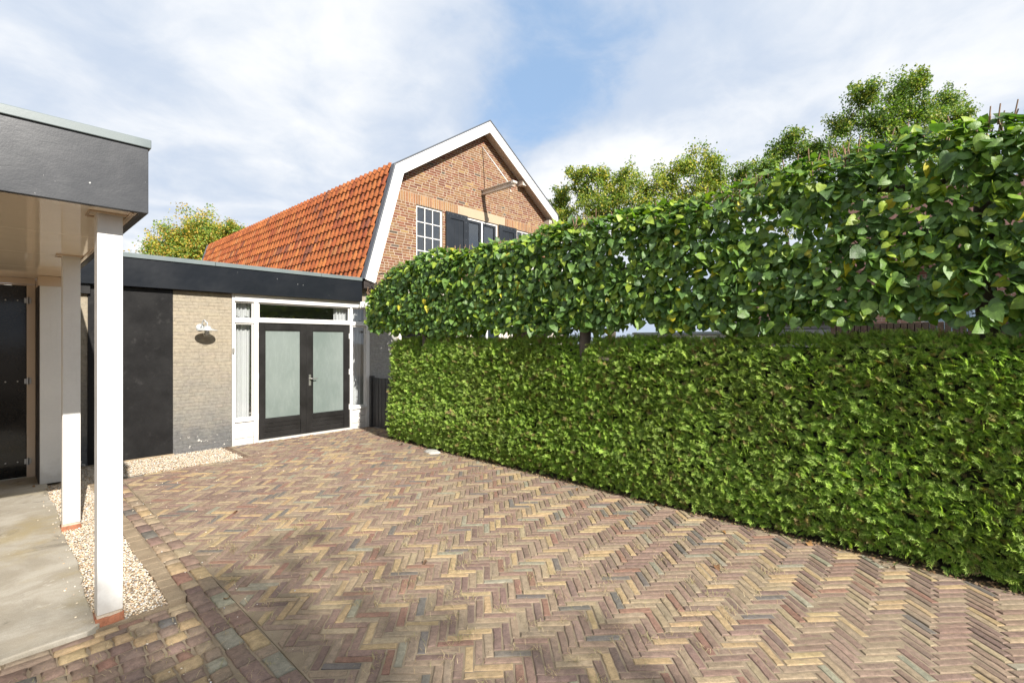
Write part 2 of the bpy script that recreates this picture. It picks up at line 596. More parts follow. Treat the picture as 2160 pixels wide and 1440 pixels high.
class MB:
    def __init__(self):
        self.V, self.F, self.C = [], [], []

    def add(self, V, F, c=(1, 1, 1)):
        k = len(self.V)
        self.V += [tuple(v) for v in V]
        self.F += [tuple(i + k for i in f) for f in F]
        self.C += [c] * len(V)
        return self

    def box(self, x0, x1, y0, y1, z0, z1, c=(1, 1, 1)):
        V = [(x0, y0, z0), (x1, y0, z0), (x1, y1, z0), (x0, y1, z0), (x0, y0, z1), (x1, y0, z1), (x1, y1, z1), (x0, y1, z1)]
        F = [(0, 3, 2, 1), (4, 5, 6, 7), (0, 1, 5, 4), (1, 2, 6, 5), (2, 3, 7, 6), (3, 0, 4, 7)]
        return self.add(V, F, c)

    def prism(self, poly, f0, f1, c=(1, 1, 1)):
        """poly: 2-D points; f0, f1 map a 2-D point to 3-D (bottom and top face)"""
        n = len(poly)
        V = [f0(*p) for p in poly] + [f1(*p) for p in poly]
        F = [tuple(range(n - 1, -1, -1)), tuple(range(n, 2 * n))] + [(i, (i + 1) % n, n + (i + 1) % n, n + i) for i in range(n)]
        return self.add(V, F, c)

    def tube(self, pts, rad, n=8, cap=True, c=(1, 1, 1)):
        pts = [Vector(p) for p in pts]
        if not isinstance(rad, (list, tuple)):
            rad = [rad] * len(pts)
        V, F = [], []
        prev = None
        for i, p in enumerate(pts):
            d = (pts[min(i + 1, len(pts) - 1)] - pts[max(i - 1, 0)]).normalized()
            a = prev - d * prev.dot(d) if prev is not None else (Vector((1, 0, 0)) if abs(d.x) < 0.8 else Vector((0, 1, 0))).cross(d)
            a.normalize()
            b = d.cross(a)
            prev = a
            for k in range(n):
                t = 2 * math.pi * k / n
                V.append(p + (a * math.cos(t) + b * math.sin(t)) * rad[i])
        for i in range(len(pts) - 1):
            for k in range(n):
                F.append((i * n + k, i * n + (k + 1) % n, (i + 1) * n + (k + 1) % n, (i + 1) * n + k))
        if cap:
            F += [tuple(range(n - 1, -1, -1)), tuple((len(pts) - 1) * n + k for k in range(n))]
        return self.add(V, F, c)

    def lathe(self, prof, origin, n=24, c=(1, 1, 1)):
        """prof: (radius, z) from one end to the other, round the vertical through origin"""
        V, F = [], []
        for r, z in prof:
            for k in range(n):
                t = 2 * math.pi * k / n
                V.append((origin[0] + r * math.cos(t), origin[1] + r * math.sin(t), origin[2] + z))
        for i in range(len(prof) - 1):
            for k in range(n):
                F.append((i * n + k, i * n + (k + 1) % n, (i + 1) * n + (k + 1) % n, (i + 1) * n + k))
        return self.add(V, F, c)

    def build(self, name, mat, parent=None, loc=None, smooth=False, kind=None, bevel=0.0, cols=False, angle=None):
        o_loc = wl(parent) if loc is None else np.asarray(loc, float)
        V = np.asarray(self.V, float) - o_loc
        me = mesh_py(name, V, self.F, mat, smooth, self.C if cols else None)
        o = bpy.data.objects.new(name, me)
        link(o, parent, o_loc)
        if kind:
            o['kind'] = kind
        if bevel:
            b = o.modifiers.new('bevel', 'BEVEL')
            b.width = bevel
            b.segments = 2
            b.limit_method = 'ANGLE'
            b.angle_limit = math.radians(40)
        if angle is not None:
            me.polygons.foreach_set('use_smooth', np.ones(len(me.polygons), bool))
            me.set_sharp_from_angle(angle=math.radians(angle))
        return o


def box(name, b, mat, parent=None, bevel=0.004, kind=None, loc=None):
    return MB().box(*b).build(name, mat, parent, loc, bevel=bevel, kind=kind)


def quad_frame(mb, x0, x1, z0, z1, w, y0, y1, wb=None, wt=None):
    """rectangular frame in the XZ plane, members butted end to end"""
    wb = w if wb is None else wb
    wt = w if wt is None else wt
    mb.box(x0, x0 + w, y0, y1, z0, z1)
    mb.box(x1 - w, x1, y0, y1, z0, z1)
    mb.box(x0 + w, x1 - w, y0, y1, z0, z0 + wb)
    mb.box(x0 + w, x1 - w, y0, y1, z1 - wt, z1)


def clip(poly, a, b, c):
    """keep the part of a convex polygon with a*x + b*y <= c"""
    out = []
    n = len(poly)
    for i in range(n):
        p, q = poly[i], poly[(i + 1) % n]
        dp, dq = a * p[0] + b * p[1] - c, a * q[0] + b * q[1] - c
        if dp <= 0:
            out.append(p)
        if (dp < 0 < dq) or (dq < 0 < dp):
            t = dp / (dp - dq)
            out.append((p[0] + t * (q[0] - p[0]), p[1] + t * (q[1] - p[1])))
    return out


def clip_rect(poly, x0, x1, y0, y1):
    for h in ((-1, 0, -x0), (1, 0, x1), (0, -1, -y0), (0, 1, y1)):
        if len(poly) < 3:
            return []
        poly = clip(poly, *h)
    return poly


def clip_convex(poly, hull):
    n = len(hull)
    for i in range(n):
        (x0, y0), (x1, y1) = hull[i], hull[(i + 1) % n]      # counter-clockwise: inside is on the left
        if len(poly) < 3:
            return []
        a, b = (y1 - y0), -(x1 - x0)
        poly = clip(poly, a, b, a * x0 + b * y0)
    return poly


def area(p):
    return 0.5 * sum(p[i][0] * p[(i + 1) % len(p)][1] - p[(i + 1) % len(p)][0] * p[i][1] for i in range(len(p)))


def offset_in(p, d):
    n = len(p)
    out = []
    for i in range(n):
        a, b, c = p[i - 1], p[i], p[(i + 1) % n]
        e1 = (b[0] - a[0], b[1] - a[1])
        e2 = (c[0] - b[0], c[1] - b[1])
        l1, l2 = math.hypot(*e1) or 1e-9, math.hypot(*e2) or 1e-9
        n1, n2 = (-e1[1] / l1, e1[0] / l1), (-e2[1] / l2, e2[0] / l2)
        k = d / max(0.35, 1 + n1[0] * n2[0] + n1[1] * n2[1])
        out.append((b[0] + k * (n1[0] + n2[0]), b[1] + k * (n1[1] + n2[1])))
    return out


def piece(poly, depth, bev, jit=0.0, sub=None, tilt=0.0, lift=0.0):
    """one brick / paver: outline in the plane, worn rounded arris, flat or slightly tilted face. Returns V (u, v, w) and F"""
    if sub:
        q = []
        for i in range(len(poly)):
            a, b = poly[i], poly[(i + 1) % len(poly)]
            k = max(1, round(math.hypot(b[0] - a[0], b[1] - a[1]) / sub))
            q += [(a[0] + (b[0] - a[0]) * t / k, a[1] + (b[1] - a[1]) * t / k) for t in range(k)]
        poly = q
    if jit:
        poly = [(x + random.uniform(-jit, jit), y + random.uniform(-jit, jit)) for x, y in poly]
    inner = offset_in(poly, bev)
    n = len(poly)
    cx, cy = sum(p[0] for p in poly) / n, sum(p[1] for p in poly) / n
    tx, ty = random.uniform(-tilt, tilt), random.uniform(-tilt, tilt)
    w = lambda x, y: lift + tx * (x - cx) + ty * (y - cy)
    V = [(x, y, -depth) for x, y in poly] + [(x, y, w(x, y) - bev * 0.9) for x, y in poly]
    V += [(x, y, w(x, y) - (random.uniform(0, jit * 0.5) if jit else 0)) for x, y in inner] + [(cx, cy, lift + (0.0008 if jit else 0))]
    F = []
    for r in (0, 1):
        F += [(r * n + i, r * n + (i + 1) % n, (r + 1) * n + (i + 1) % n, (r + 1) * n + i) for i in range(n)]
    if jit:
        F += [(2 * n + i, 2 * n + (i + 1) % n, 3 * n) for i in range(n)]
    else:
        V.pop()
        F.append(tuple(range(2 * n, 3 * n)))
    return V, F


def project(p):
    dep = p[0] * FW[0] + p[1] * FW[1]
    if dep < 0.2:
        return None
    return 1080 + FPX * (p[0] * RT[0] + p[1] * RT[1]) / dep, 720 - FPX * (p[2] - EYE) / dep, dep


def in_frame(p, m=0):
    q = project(p)
    return q is not None and -m < q[0] < 2160 + m and -m < q[1] < 1440 + m


class Pieces:
    """masonry pieces of one kind on one surface: the largest in view become objects of their own, the rest one joined part"""

    def __init__(self):
        self.items = []                                     # (score, V world, F, colour)

    def add(self, V, F, c, scr):
        self.items.append((scr, np.asarray(V, float), F, c))

    def build(self, name, plural, mat_o, mat_a, parent, limit=300, smooth=False, min_score=0.0):
        order = sorted(range(len(self.items)), key=lambda i: -self.items[i][0])
        single = [i for i in order[:limit] if self.items[i][0] > min_score]
        rest = [i for i in range(len(self.items)) if i not in set(single)]
        for i in single:
            s, V, F, c = self.items[i]
            o_loc = V.mean(0)
            me = mesh_py(name, V - o_loc, F, mat_o, smooth)
            o = bpy.data.objects.new(name, me)
            o.color = (*c, 1)
            link(o, parent, o_loc)
        if rest:
            mb = MB()
            for i in rest:
                s, V, F, c = self.items[i]
                mb.add(V, F, c)
            mb.build(plural, mat_a, parent, smooth=smooth, kind='stuff', cols=True)


def score(center, ar, normal):
    """size a piece shows in the photograph, 0 when out of frame"""
    q = project(center)
    if q is None or not (-20 < q[0] < 2180 and -20 < q[1] < 1460):
        return 0.0
    d = np.array([center[0], center[1], center[2] - EYE])
    L = np.linalg.norm(d)
    return ar * max(0.02, -float(np.dot(d / L, normal))) / q[2] ** 2 * 1e3


def pick(pal, spread=0.10):
    w = [p[0] for p in pal]
    c = random.choices(pal, w)[0][1]
    k = random.uniform(1 - spread, 1 + spread)
    return tuple(max(0.005, v * k * random.uniform(0.97, 1.03)) for v in c)


# ------------------------------------------------------------------ ground, driveway
g = MB()
for i in range(-1, 1):
    pass
g.add([(-300, -300, -0.06), (300, -300, -0.06), (300, 300, -0.06), (-300, 300, -0.06)], [(0, 1, 2, 3)])
g.build('ground', M['soil'], kind='structure')

PAL = [(30, (0.224, 0.152, 0.119)), (15, (0.254, 0.178, 0.135)), (17, (0.278, 0.212, 0.147)), (14, (0.392, 0.284, 0.157)), (9, (0.335, 0.258, 0.166)), (5, (0.144, 0.130, 0.117)),
       (7, (0.244, 0.137, 0.100)), (3, (0.263, 0.247, 0.182)), (8, (0.182, 0.123, 0.103))]

drive = MB()
drive.box(1.05, 4.585, -4.0, 7.42, -0.05, -0.0062)
drive.box(2.52, 5.02, 7.421, 8.40, -0.05, -0.0062)
drive = drive.build('driveway', M['sand'], kind='structure')
sb = MB()
sb.box(4.5855, 5.6, -4.0, 7.15, -0.055, -0.004)
sb.build('soil_bed', M['soil'], kind='structure')
L, W = 0.204, 0.0515
c45 = math.sqrt(0.5)
U, Vv = np.array([c45, -c45]), np.array([c45, c45])
ang = math.radians(1.2)
rot = np.array([[math.cos(ang), -math.sin(ang)], [math.sin(ang), math.cos(ang)]])
U, Vv = rot @ U, rot @ Vv
P = Pieces()
X0, X1, YE = 1.062, 4.575, 7.375
j2 = 0.004


def in_reg(x, y):
    return (X0 < x < X1 and -4 < y < YE) or (2.56 < x < 4.98 and YE <= y < 8.385) or (X1 <= x < 4.98 and 7.2 < y < 8.385)


N4 = 4
for i in range(-110, 170):
    for j in range(-60, 210):
        k = (i - j) % (2 * N4)
        if k == 0:
            a0, b0, la, lb = i * W, j * W, L, W
        elif k == 2 * N4 - 1:
            a0, b0, la, lb = i * W, j * W, W, L
        else:
            continue
        cen = U * (a0 + la / 2) + Vv * (b0 + lb / 2)
        if not (0.8 < cen[0] < 5.2 and -4.2 < cen[1] < 8.6):
            continue
        gp = random.uniform(0.0034, 0.0060)
        corners = [(a0 + gp, b0 + gp), (a0 + la - gp, b0 + gp), (a0 + la - gp, b0 + lb - gp), (a0 + gp, b0 + lb - gp)]
        da, db = random.gauss(0, 0.0016), random.gauss(0, 0.0016)
        tw = random.gauss(0, 0.016)
        ca, cb = a0 + la / 2, b0 + lb / 2
        poly = []
        for a, b in corners:
            ra, rb = a - ca, b - cb
            a2, b2 = ca + ra - rb * tw + da, cb + rb + ra * tw + db
            q = U * a2 + Vv * b2
            poly.append((float(q[0]), float(q[1])))
        if not all(in_reg(x, y) for x, y in poly):
            if not in_reg(*cen):
                continue
            if cen[1] < YE and cen[0] < X1:
                poly = clip_rect(poly, X0, X1 if cen[1] < 7.2 else 4.98, -4, 9 if cen[0] > 2.7 else YE)
            else:
                poly = clip_rect(poly, 2.56, 4.98, 7.0, 8.385)
        if len(poly) < 3 or area(poly) < 0.0012:
            continue
        near = (cen[0] ** 2 + cen[1] ** 2) < 36
        V, F = piece(poly, 0.03, 0.0042, 0.0026 if near else 0.0, 0.045 if near else None, 0.022, random.gauss(0, 0.0017))
        x, y = float(cen[0]), float(cen[1])
        und = 0.0022 * math.sin(1.3 * x + 0.7 * y) + 0.0018 * math.sin(2.9 * y - x)
        V = np.asarray(V) + (0, 0, und * 0.6)
        P.add(V, F, pick(PAL), score((x, y, 0), area(poly), (0, 0, 1)))
P.build('brick', 'bricks', M['paver_o'], M['paver_a'], drive, 300)

# edging: two courses along the drive, one thin course along the gravel
edge = MB()
edge.box(0.853, 1.047, -4.0, 7.42, -0.05, -0.008)
edge.box(1.0475, 2.517, 7.38, 7.44, -0.05, -0.008)
edge.box(2.42, 2.517, 7.4405, 8.395, -0.05, -0.008)
edge = edge.build('brick_edging', M['sand'], kind='structure')
P = Pieces()
for c_, (xa, xb) in enumerate(((0.858, 0.950), (0.956, 1.048))):
    y = -3.9 + 0.07 * c_
    while y < 7.36:
        ln = random.choice((0.10, 0.2, 0.2, 0.205, 0.19))
        wob = 0.010 * math.sin(y * 1.7) + random.gauss(0, 0.003)
        poly = [(xa + wob, y + 0.004), (xb + wob, y + 0.004), (xb + wob, min(y + ln, 7.37) - 0.004), (xa + wob, min(y + ln, 7.37) - 0.004)]
        if area(poly) > 0.003:
            V, F = piece(poly, 0.03, 0.008, 0.003, 0.05, 0.02, random.gauss(0.002, 0.002))
            P.add(V, F, pick(PAL), score(((xa + xb) / 2, y, 0), area(poly), (0, 0, 1)))
        y += ln
x = 1.06
while x < 2.5:
    ln = random.uniform(0.19, 0.21)
    poly = [(x + 0.003, 7.384), (min(x + ln, 2.515) - 0.003, 7.384), (min(x + ln, 2.515) - 0.003, 7.432), (x + 0.003, 7.432)]
    V, F = piece(poly, 0.03, 0.006, 0.002, 0.06, 0.02, random.gauss(0, 0.002))
    P.add(V, F, pick(PAL), score((x, 7.41, 0), area(poly), (0, 0, 1)))
    x += ln
for r_ in range(2):
    y = 7.45
    while y < 8.37:
        poly = [(2.425 + r_ * 0.048, y + 0.003), (2.467 + r_ * 0.048, y + 0.003), (2.467 + r_ * 0.048, min(y + 0.2, 8.385)), (2.425 + r_ * 0.048, min(y + 0.2, 8.385))]
        V, F = piece(poly, 0.03, 0.006, 0.003, 0.06, 0.05, random.gauss(0.003, 0.006))
        P.add(V, F, pick([(1, (0.16, 0.11, 0.075)), (1, (0.2, 0.14, 0.10))]), score((2.45, y, 0), area(poly), (0, 0, 1)))
        y += 0.205
P.build('brick', 'bricks', M['paver_o'], M['paver_a'], edge, 300, smooth=True)

# cobbles in front of the slab
cob = MB()
cob.box(-3.0, 0.848, -2.0, 3.60, -0.05, -0.010)
cob = cob.build('cobble_paving', M['sand'], kind='structure')
P = Pieces()
y = 3.585
for r_, (h_, lmin, lmax) in enumerate([(0.055, 0.17, 0.21), (0.06, 0.17, 0.21)] + [(0.105, 0.08, 0.125)] * 50):
    x = 0.84 - random.uniform(0, 0.02)
    while x > -2.6:
        ln = random.uniform(lmin, lmax)
        if r_ < 2 and x > 0.45:
            ln = random.uniform(0.09, 0.12)
        gp = 0.006 if r_ > 1 else 0.004
        jx = random.gauss(0, 0.003)
        poly = [(x - ln + gp, y - h_ + gp + jx), (x - gp, y - h_ + gp - jx), (x - gp, y - gp), (x - ln + gp, y - gp + jx)]
        rr = 0.011 if r_ > 1 else 0.007
        V, F = piece(poly, 0.035, rr, 0.006 if r_ > 1 else 0.003, 0.04, 0.03, random.gauss(0.003, 0.002))
        P.add(V, F, pick(PAL, 0.15), score((x - ln / 2, y - h_ / 2, 0), area(poly), (0, 0, 1)))
        x -= ln
    y -= h_
    if y < -1.8:
        break
P.build('cobble', 'cobbles', M['paver_o'], M['paver_a'], cob, 300, smooth=True)

# kerb strip and concrete slab
kb = MB()
ys = np.arange(3.66, 7.46, 0.12)
for a, b in zip(ys[:-1], ys[1:]):
    w0, w1 = 0.006 * math.sin(a * 5) + random.gauss(0, 0.002), 0
    kb.box(0.752 + w0, 0.849, a, b, -0.05, 0.006 + random.uniform(-0.002, 0.002))
kb.build('kerb', M['kerb'], kind='structure', bevel=0.006)

sl = MB()
xe = [(-6.0, 3.62)] + [(x_, 3.60 + 0.006 * math.sin(x_ * 9) + random.gauss(0, 0.003)) for x_ in np.linspace(-5.5, 0.36, 60)]
xe += [(0.415 + 0.012 * math.sin(y_ * 4.2) + random.gauss(0, 0.005), y_) for y_ in np.linspace(3.66, 8.1, 46)] + [(0.40, 8.28), (-6.0, 8.28)]
sl.prism(xe, lambda x, y: (x, y, -0.05), lambda x, y: (x, y, 0.018))
sl.build('concrete_slab', M['concrete'], kind='structure', bevel=0.008)

# gravel: real pebbles on a bed
gb = MB()
gb.box(0.35, 0.751, 3.64, 8.40, -0.045, -0.012)
gb.box(0.7511, 0.8519, 7.47, 8.40, -0.05, -0.016)
gb.box(0.852, 2.419, 7.44, 8.40, -0.05, -0.016)
gb.build('gravel_bed', M['kerb'], kind='structure')
ICO_V = np.array([(0, 0, 1), (0.894, 0, 0.447), (0.276, 0.851, 0.447), (-0.724, 0.526, 0.447), (-0.724, -0.526, 0.447), (0.276, -0.851, 0.447), (0.724, 0.526, -0.447), (-0.276, 0.851, -0.447), (-0.894, 0, -0.447),
                  (-0.276, -0.851, -0.447), (0.724, -0.526, -0.447), (0, 0, -1)])
ICO_F = np.array([(0, 1, 2), (0, 2, 3), (0, 3, 4), (0, 4, 5), (0, 5, 1), (1, 6, 2), (2, 7, 3), (3, 8, 4), (4, 9, 5), (5, 10, 1), (1, 10, 6), (2, 6, 7), (3, 7, 8), (4, 8, 9), (5, 9, 10), (6, 11, 7), (7, 11, 8), (8, 11, 9),
                  (9, 11, 10), (10, 11, 6)])


def pebbles(n, xs, ysr, zlo, zhi, smin, smax, clump=None):
    p = np.c_[rng.uniform(*xs, n), rng.uniform(*ysr, n), rng.uniform(zlo, zhi, n)]
    return p, rng.uniform(smin, smax, n)


sets = [pebbles(12500, (0.395, 0.755), (3.66, 7.60), -0.014, 0.004, 0.0035, 0.0080), pebbles(1900, (0.55, 0.86), (7.42, 8.40), -0.014, 0.002, 0.0035, 0.0080), pebbles(10500, (0.83, 2.43), (7.44, 8.40), -0.014, 0.006, 0.0035, 0.0085)]
k = 240                                                     # a few kicked out over the bricks and the slab
stray = np.c_[np.concatenate([rng.normal(0.95, 0.18, k // 3), rng.uniform(1.1, 3.2, k // 3), rng.normal(0.40, 0.05, k // 3)]), np.concatenate([rng.uniform(2.6, 7.3, k // 3), rng.normal(6.6, 0.6, k // 3), rng.uniform(3.6, 7.6, k // 3)]),
              np.concatenate([np.full(k // 3, 0.004), np.full(k // 3, 0.003), np.full(k // 3, 0.021)])]
sets.append((stray, rng.uniform(0.003, 0.007, len(stray))))
pp = np.concatenate([s[0] for s in sets])
ss = np.concatenate([s[1] for s in sets])
m_ = ~((pp[:, 0] > 0.40) & (pp[:, 0] < 0.54) & (pp[:, 1] > 3.62) & (pp[:, 1] < 3.82))
pp, ss = pp[m_], ss[m_]
n = len(pp)
ang = rng.uniform(0, 2 * math.pi, n)
el = rng.uniform(0.7, 1.35, (n, 3))
el[:, 2] *= 0.6
base = ICO_V[None] * el[:, None] * (1 + rng.normal(0, 0.12, (n, 12, 1)))
ca, sa = np.cos(ang)[:, None], np.sin(ang)[:, None]
bx = base[..., 0] * ca - base[..., 1] * sa
by = base[..., 0] * sa + base[..., 1] * ca
V = np.stack([bx, by, base[..., 2]], -1) * ss[:, None, None] + pp[:, None]
F = (ICO_F[None] + (np.arange(n) * 12)[:, None, None]).reshape(-1, 3)
pal = np.array([(0.70, 0.60, 0.45), (0.74, 0.66, 0.54), (0.64, 0.47, 0.30), (0.50, 0.40, 0.30), (0.42, 0.40, 0.38), (0.62, 0.40, 0.22), (0.76, 0.73, 0.68)])
cc = pal[rng.choice(len(pal), n, p=(0.28, 0.24, 0.14, 0.1, 0.08, 0.05, 0.11))] * rng.uniform(0.74, 1.05, (n, 1))
me = mesh_tri('gravel', V.reshape(-1, 3), F, M['pebble'], False, np.repeat(cc, 12, 0))
o = link(bpy.data.objects.new('gravel', me), None, (0, 0, 0))
tag(o, 'pale quartz gravel along the annex wall and carport posts', 'gravel', kind='stuff')

# dry grass in the joints
nb = 5200
bp = np.c_[rng.uniform(1.05, 4.4, nb), rng.uniform(0.6, 5.2, nb)]
cl_ = np.c_[rng.uniform(1.1, 4.2, 260), rng.uniform(0.9, 4.6, 260)]
idx = rng.choice(260, 3600)
bp[:3600] = cl_[idx] + rng.normal(0, 0.022, (3600, 2))
extra = np.c_[rng.uniform(-0.2, 1.0, 900), rng.uniform(1.4, 3.4, 900)]
bp = np.concatenate([bp, extra])
nb = len(bp)
th = rng.uniform(0, 2 * math.pi, nb)
ln = rng.uniform(0.02, 0.055, nb)
d = np.c_[np.cos(th), np.sin(th)]
wv = np.c_[-d[:, 1], d[:, 0]] * 0.0011
z0, z1 = -0.004, rng.uniform(0.002, 0.016, nb)
A = np.c_[bp - wv, np.full(nb, z0)]
B = np.c_[bp + wv, np.full(nb, z0)]
C = np.c_[bp + d * ln[:, None] * 0.55, z1 + 0.004]
D = np.c_[bp + d * ln[:, None] + rng.normal(0, 0.006, (nb, 2)), z1 * 0.6]
V = np.stack([A, B, C + np.c_[wv, np.zeros(nb)], C - np.c_[wv, np.zeros(nb)], D], 1)
F = (np.array([(0, 1, 2), (0, 2, 3), (3, 2, 4)])[None] + (np.arange(nb) * 5)[:, None, None]).reshape(-1, 3)
gc = np.array([(0.42, 0.32, 0.17), (0.36, 0.27, 0.15), (0.30, 0.28, 0.12), (0.5, 0.4, 0.24)])[rng.choice(4, nb)]
me = mesh_tri('dry_grass', V.reshape(-1, 3), F, M['straw'], False, np.repeat(gc, 5, 0))
tag(link(bpy.data.objects.new('dry_grass', me), None, (0, 0, 0)), 'straw-coloured grass in the joints of the brick drive', 'grass', kind='stuff')
# ------------------------------------------------------------------ annex (flat-roofed front with the black doors)
YW = 8.42
annex = thing('flat_roof_annex', 'low flat-roofed annex with cream brick, black fascia and black double doors', 'annex', (2.6, YW, 0))


def cell_wall(mb, hull, holes, y0, y1):
    """wall in the XZ plane with rectangular openings: convex hull minus holes, built of abutting blocks"""
    xs = sorted({p[0] for p in hull} | {h[0] for h in holes} | {h[1] for h in holes})
    zs = sorted({p[1] for p in hull} | {h[2] for h in holes} | {h[3] for h in holes})
    for xa, xb in zip(xs[:-1], xs[1:]):
        for za, zb in zip(zs[:-1], zs[1:]):
            if any(h[0] <= (xa + xb) / 2 <= h[1] and h[2] <= (za + zb) / 2 <= h[3] for h in holes):
                continue
            poly = clip_convex([(xa, za), (xb, za), (xb, zb), (xa, zb)], hull)
            if len(poly) >= 3 and abs(area(poly)) > 1e-5:
                mb.prism(poly, lambda x, z: (x, y1, z), lambda x, z: (x, y0, z))


def brick_courses(P, hull, holes, pitch, lens, joint, y, pal, proud=0.004, bev=0.003, spread=0.1, zmin=None):
    """lay bricks in the XZ plane (facing -Y): courses clipped to a convex outline, cut at openings"""
    x0, x1 = min(p[0] for p in hull), max(p[0] for p in hull)
    z0, z1 = min(p[1] for p in hull), max(p[1] for p in hull)
    r = 0
    z = z0
    while z < z1 - 0.01:
        x = x0 - random.uniform(0, max(lens))
        while x < x1:
            ln = random.choice(lens)
            segs = [(x + joint / 2, x + ln - joint / 2)]
            za, zb = z + joint / 2, min(z + pitch - joint / 2, z1)
            for h in holes:
                if h[2] < zb - 0.008 and h[3] > za + 0.008:
                    out = []
                    for a, b in segs:
                        if b <= h[0] or a >= h[1]:
                            out.append((a, b))
                        else:
                            if a < h[0] - 0.015:
                                out.append((a, h[0] - 0.003))
                            if b > h[1] + 0.015:
                                out.append((h[1] + 0.003, b))
                    segs = out
            for a, b in segs:
                poly = clip_convex([(a, za), (b, za), (b, zb), (a, zb)], hull)
                if len(poly) < 3 or area(poly) < 0.0004:
                    continue
                V, F = piece(poly, 0.004, bev, 0, None, 0.012, proud + random.gauss(0, 0.0008))
                Vw = [(u, y - w, v) for u, v, w in V]
                cx, cz = (a + b) / 2, (za + zb) / 2
                P.add(Vw, F, pick(pal, spread), score((cx, y, cz), area(poly), (0, -1, 0)))
            x += ln
        z += pitch
        r += 1


AB = [(0.16, 0.845, 0.0, 2.40), (1.79, 2.563, -0.03, 2.40), (4.988, 5.615, -0.03, 2.78)]
mb = MB()
for a, b, c, d in AB:
    mb.box(a, b, YW, YW + 0.2, -0.06, d)
mb.box(0.846, 1.789, YW + 0.004, YW + 0.2, -0.06, 2.40)
mb.box(2.5635, 4.9875, YW + 0.05, YW + 0.2, 2.42, 2.78)
wall = mb.build('wall', M['abrick_a'], annex, cols=True)
me_c = wall.data.color_attributes['tint']
me_c.data.foreach_set('color', np.tile([0.40, 0.40, 0.40, 1.0], len(wall.data.vertices)))
P = Pieces()
for a, b, c, d in AB:
    brick_courses(P, [(a, c), (b, c), (b, d), (a, d)], [], 0.0505, (0.20, 0.21, 0.21, 0.21, 0.105), 0.006, YW, [(1, (0.5, 0.5, 0.5)), (1, (0.54, 0.53, 0.5)), (1, (0.46, 0.465, 0.47)), (0.5, (0.56, 0.54, 0.5))], 0.003, 0.0024, 0.05)
P.build('brick', 'bricks', M['abrick_o'], M['abrick_a'], wall, 300)
mb = MB().box(0.85, 1.785, YW - 0.018, YW, 0.02, 2.396)
mb.build('panel', M['blackpanel'], annex, bevel=0.003)['label'] = 'blind black panel filling a former doorway'
box('plinth', (0.6, 1.80, YW - 0.045, YW - 0.0185, -0.05, 0.018), M['kerb'], annex)
box('lintel', (0.66, 0.87, YW - 0.07, YW - 0.001, 2.275, 2.399), M['blackwood'], annex)
FY = 8.30
box('fascia', (0.626, 4.77, FY, FY + 0.11, 2.405, 2.795), M['fascia2'], annex, 0.003)
mb = MB()
for a, b in ((0.64, 2.30), (2.304, 3.96), (3.964, 4.765)):
    mb.box(a, b, FY - 0.02, FY + 0.16, 2.797, 2.860)
mb.build('roof_trim', M['trim'], annex, bevel=0.004)
box('roof', (0.626, 4.74, FY + 0.165, 14.2, 2.70, 2.80), M['roofing'], annex)
box('rear_wall', (0.16, 4.9, 14.0, 14.19, 0, 2.695), M['int'], annex)
box('side_wall', (-6.0, -5.85, 8.43, 14.0, 0, 2.695), M['int'], annex)
mb = MB()
mb.box(-5.8, 4.95, 8.66, 13.98, -0.055, 0.005)
mb.box(0.3, 4.9, 12.6, 12.7, 0.006, 2.38)
mb.box(0.3, 0.4, 8.63, 12.59, 0.006, 2.38)
mb.box(4.90, 5.0, 8.63, 12.59, 0.006, 2.38)
mb.box(0.3, 4.95, 8.63, 12.7, 2.381, 2.41)
mb.build('room', M['int'], annex)

# white timber front: jambs, mullions, rails
fr = MB()
y0, y1 = YW - 0.022, YW + 0.075
fr.box(2.565, 2.603, y0, y1, -0.03, 2.418)
fr.box(2.886, 2.958, y0, y1, -0.03, 2.29)
fr.box(4.576, 4.622, y0, y1, -0.03, 2.29)
fr.box(4.912, 4.986, y0, y1, -0.03, 2.418)
fr.box(2.6035, 4.9115, y0 - 0.012, y1, 2.291, 2.418)
fr.box(2.9585, 4.5755, y0, y1, 1.962, 2.018)
fr.box(2.9585, 4.5755, y0 - 0.01, y1, -0.03, 0.030)
for a, b in ((2.6035, 2.8855), (4.6225, 4.9115)):
    fr.box(a, b, y0, y1, 1.948, 2.005)
    fr.box(a, b, y0 - 0.02, y1, 0.365, 0.410)
frame = fr.build('door_frame', M['white'], annex, bevel=0.004)
for a, b in ((2.6035, 2.8855), (4.6225, 4.9115)):
    for k in range(3):
        za = -0.03 + k * 0.1315
        box('board', (a, b, y0 + 0.014, y1 - 0.03, za, za + 0.126), M['white'], frame, 0.006)
mb = MB()
mb.tube([(2.578, y0 - 0.03, 1.55), (2.578, y0 - 0.032, 1.47)], 0.013, 10)
mb.build('lock', M['steel'], frame)


def casement(x0, x1, z0, z1, name='window', w=0.022, lab=None):
    m = MB()
    quad_frame(m, x0, x1, z0, z1, w, YW + 0.004, YW + 0.045)
    o = m.build(name, M['white'], annex, bevel=0.003)
    box('pane', (x0 + w, x1 - w, YW + 0.022, YW + 0.026, z0 + w, z1 - w), M['glass'], o, 0)
    if lab:
        o['label'] = lab
    return o


for a, b in ((2.605, 2.884), (4.624, 4.910)):
    casement(a, b, 0.412, 1.946, lab='tall sidelight beside the black doors')
    o = casement(a, b, 2.007, 2.289, lab='small top light over a sidelight')
    for hx in (a + 0.07, b - 0.08):
        mm = MB()
        mm.tube([(hx - 0.03, YW + 0.06, 2.055), (hx + 0.02, YW + 0.065, 2.045)], 0.006, 6)
        mm.build('catch', M['blackwood'], o)
casement(2.960, 4.574, 2.02, 2.289, lab='wide transom light over the black doors')

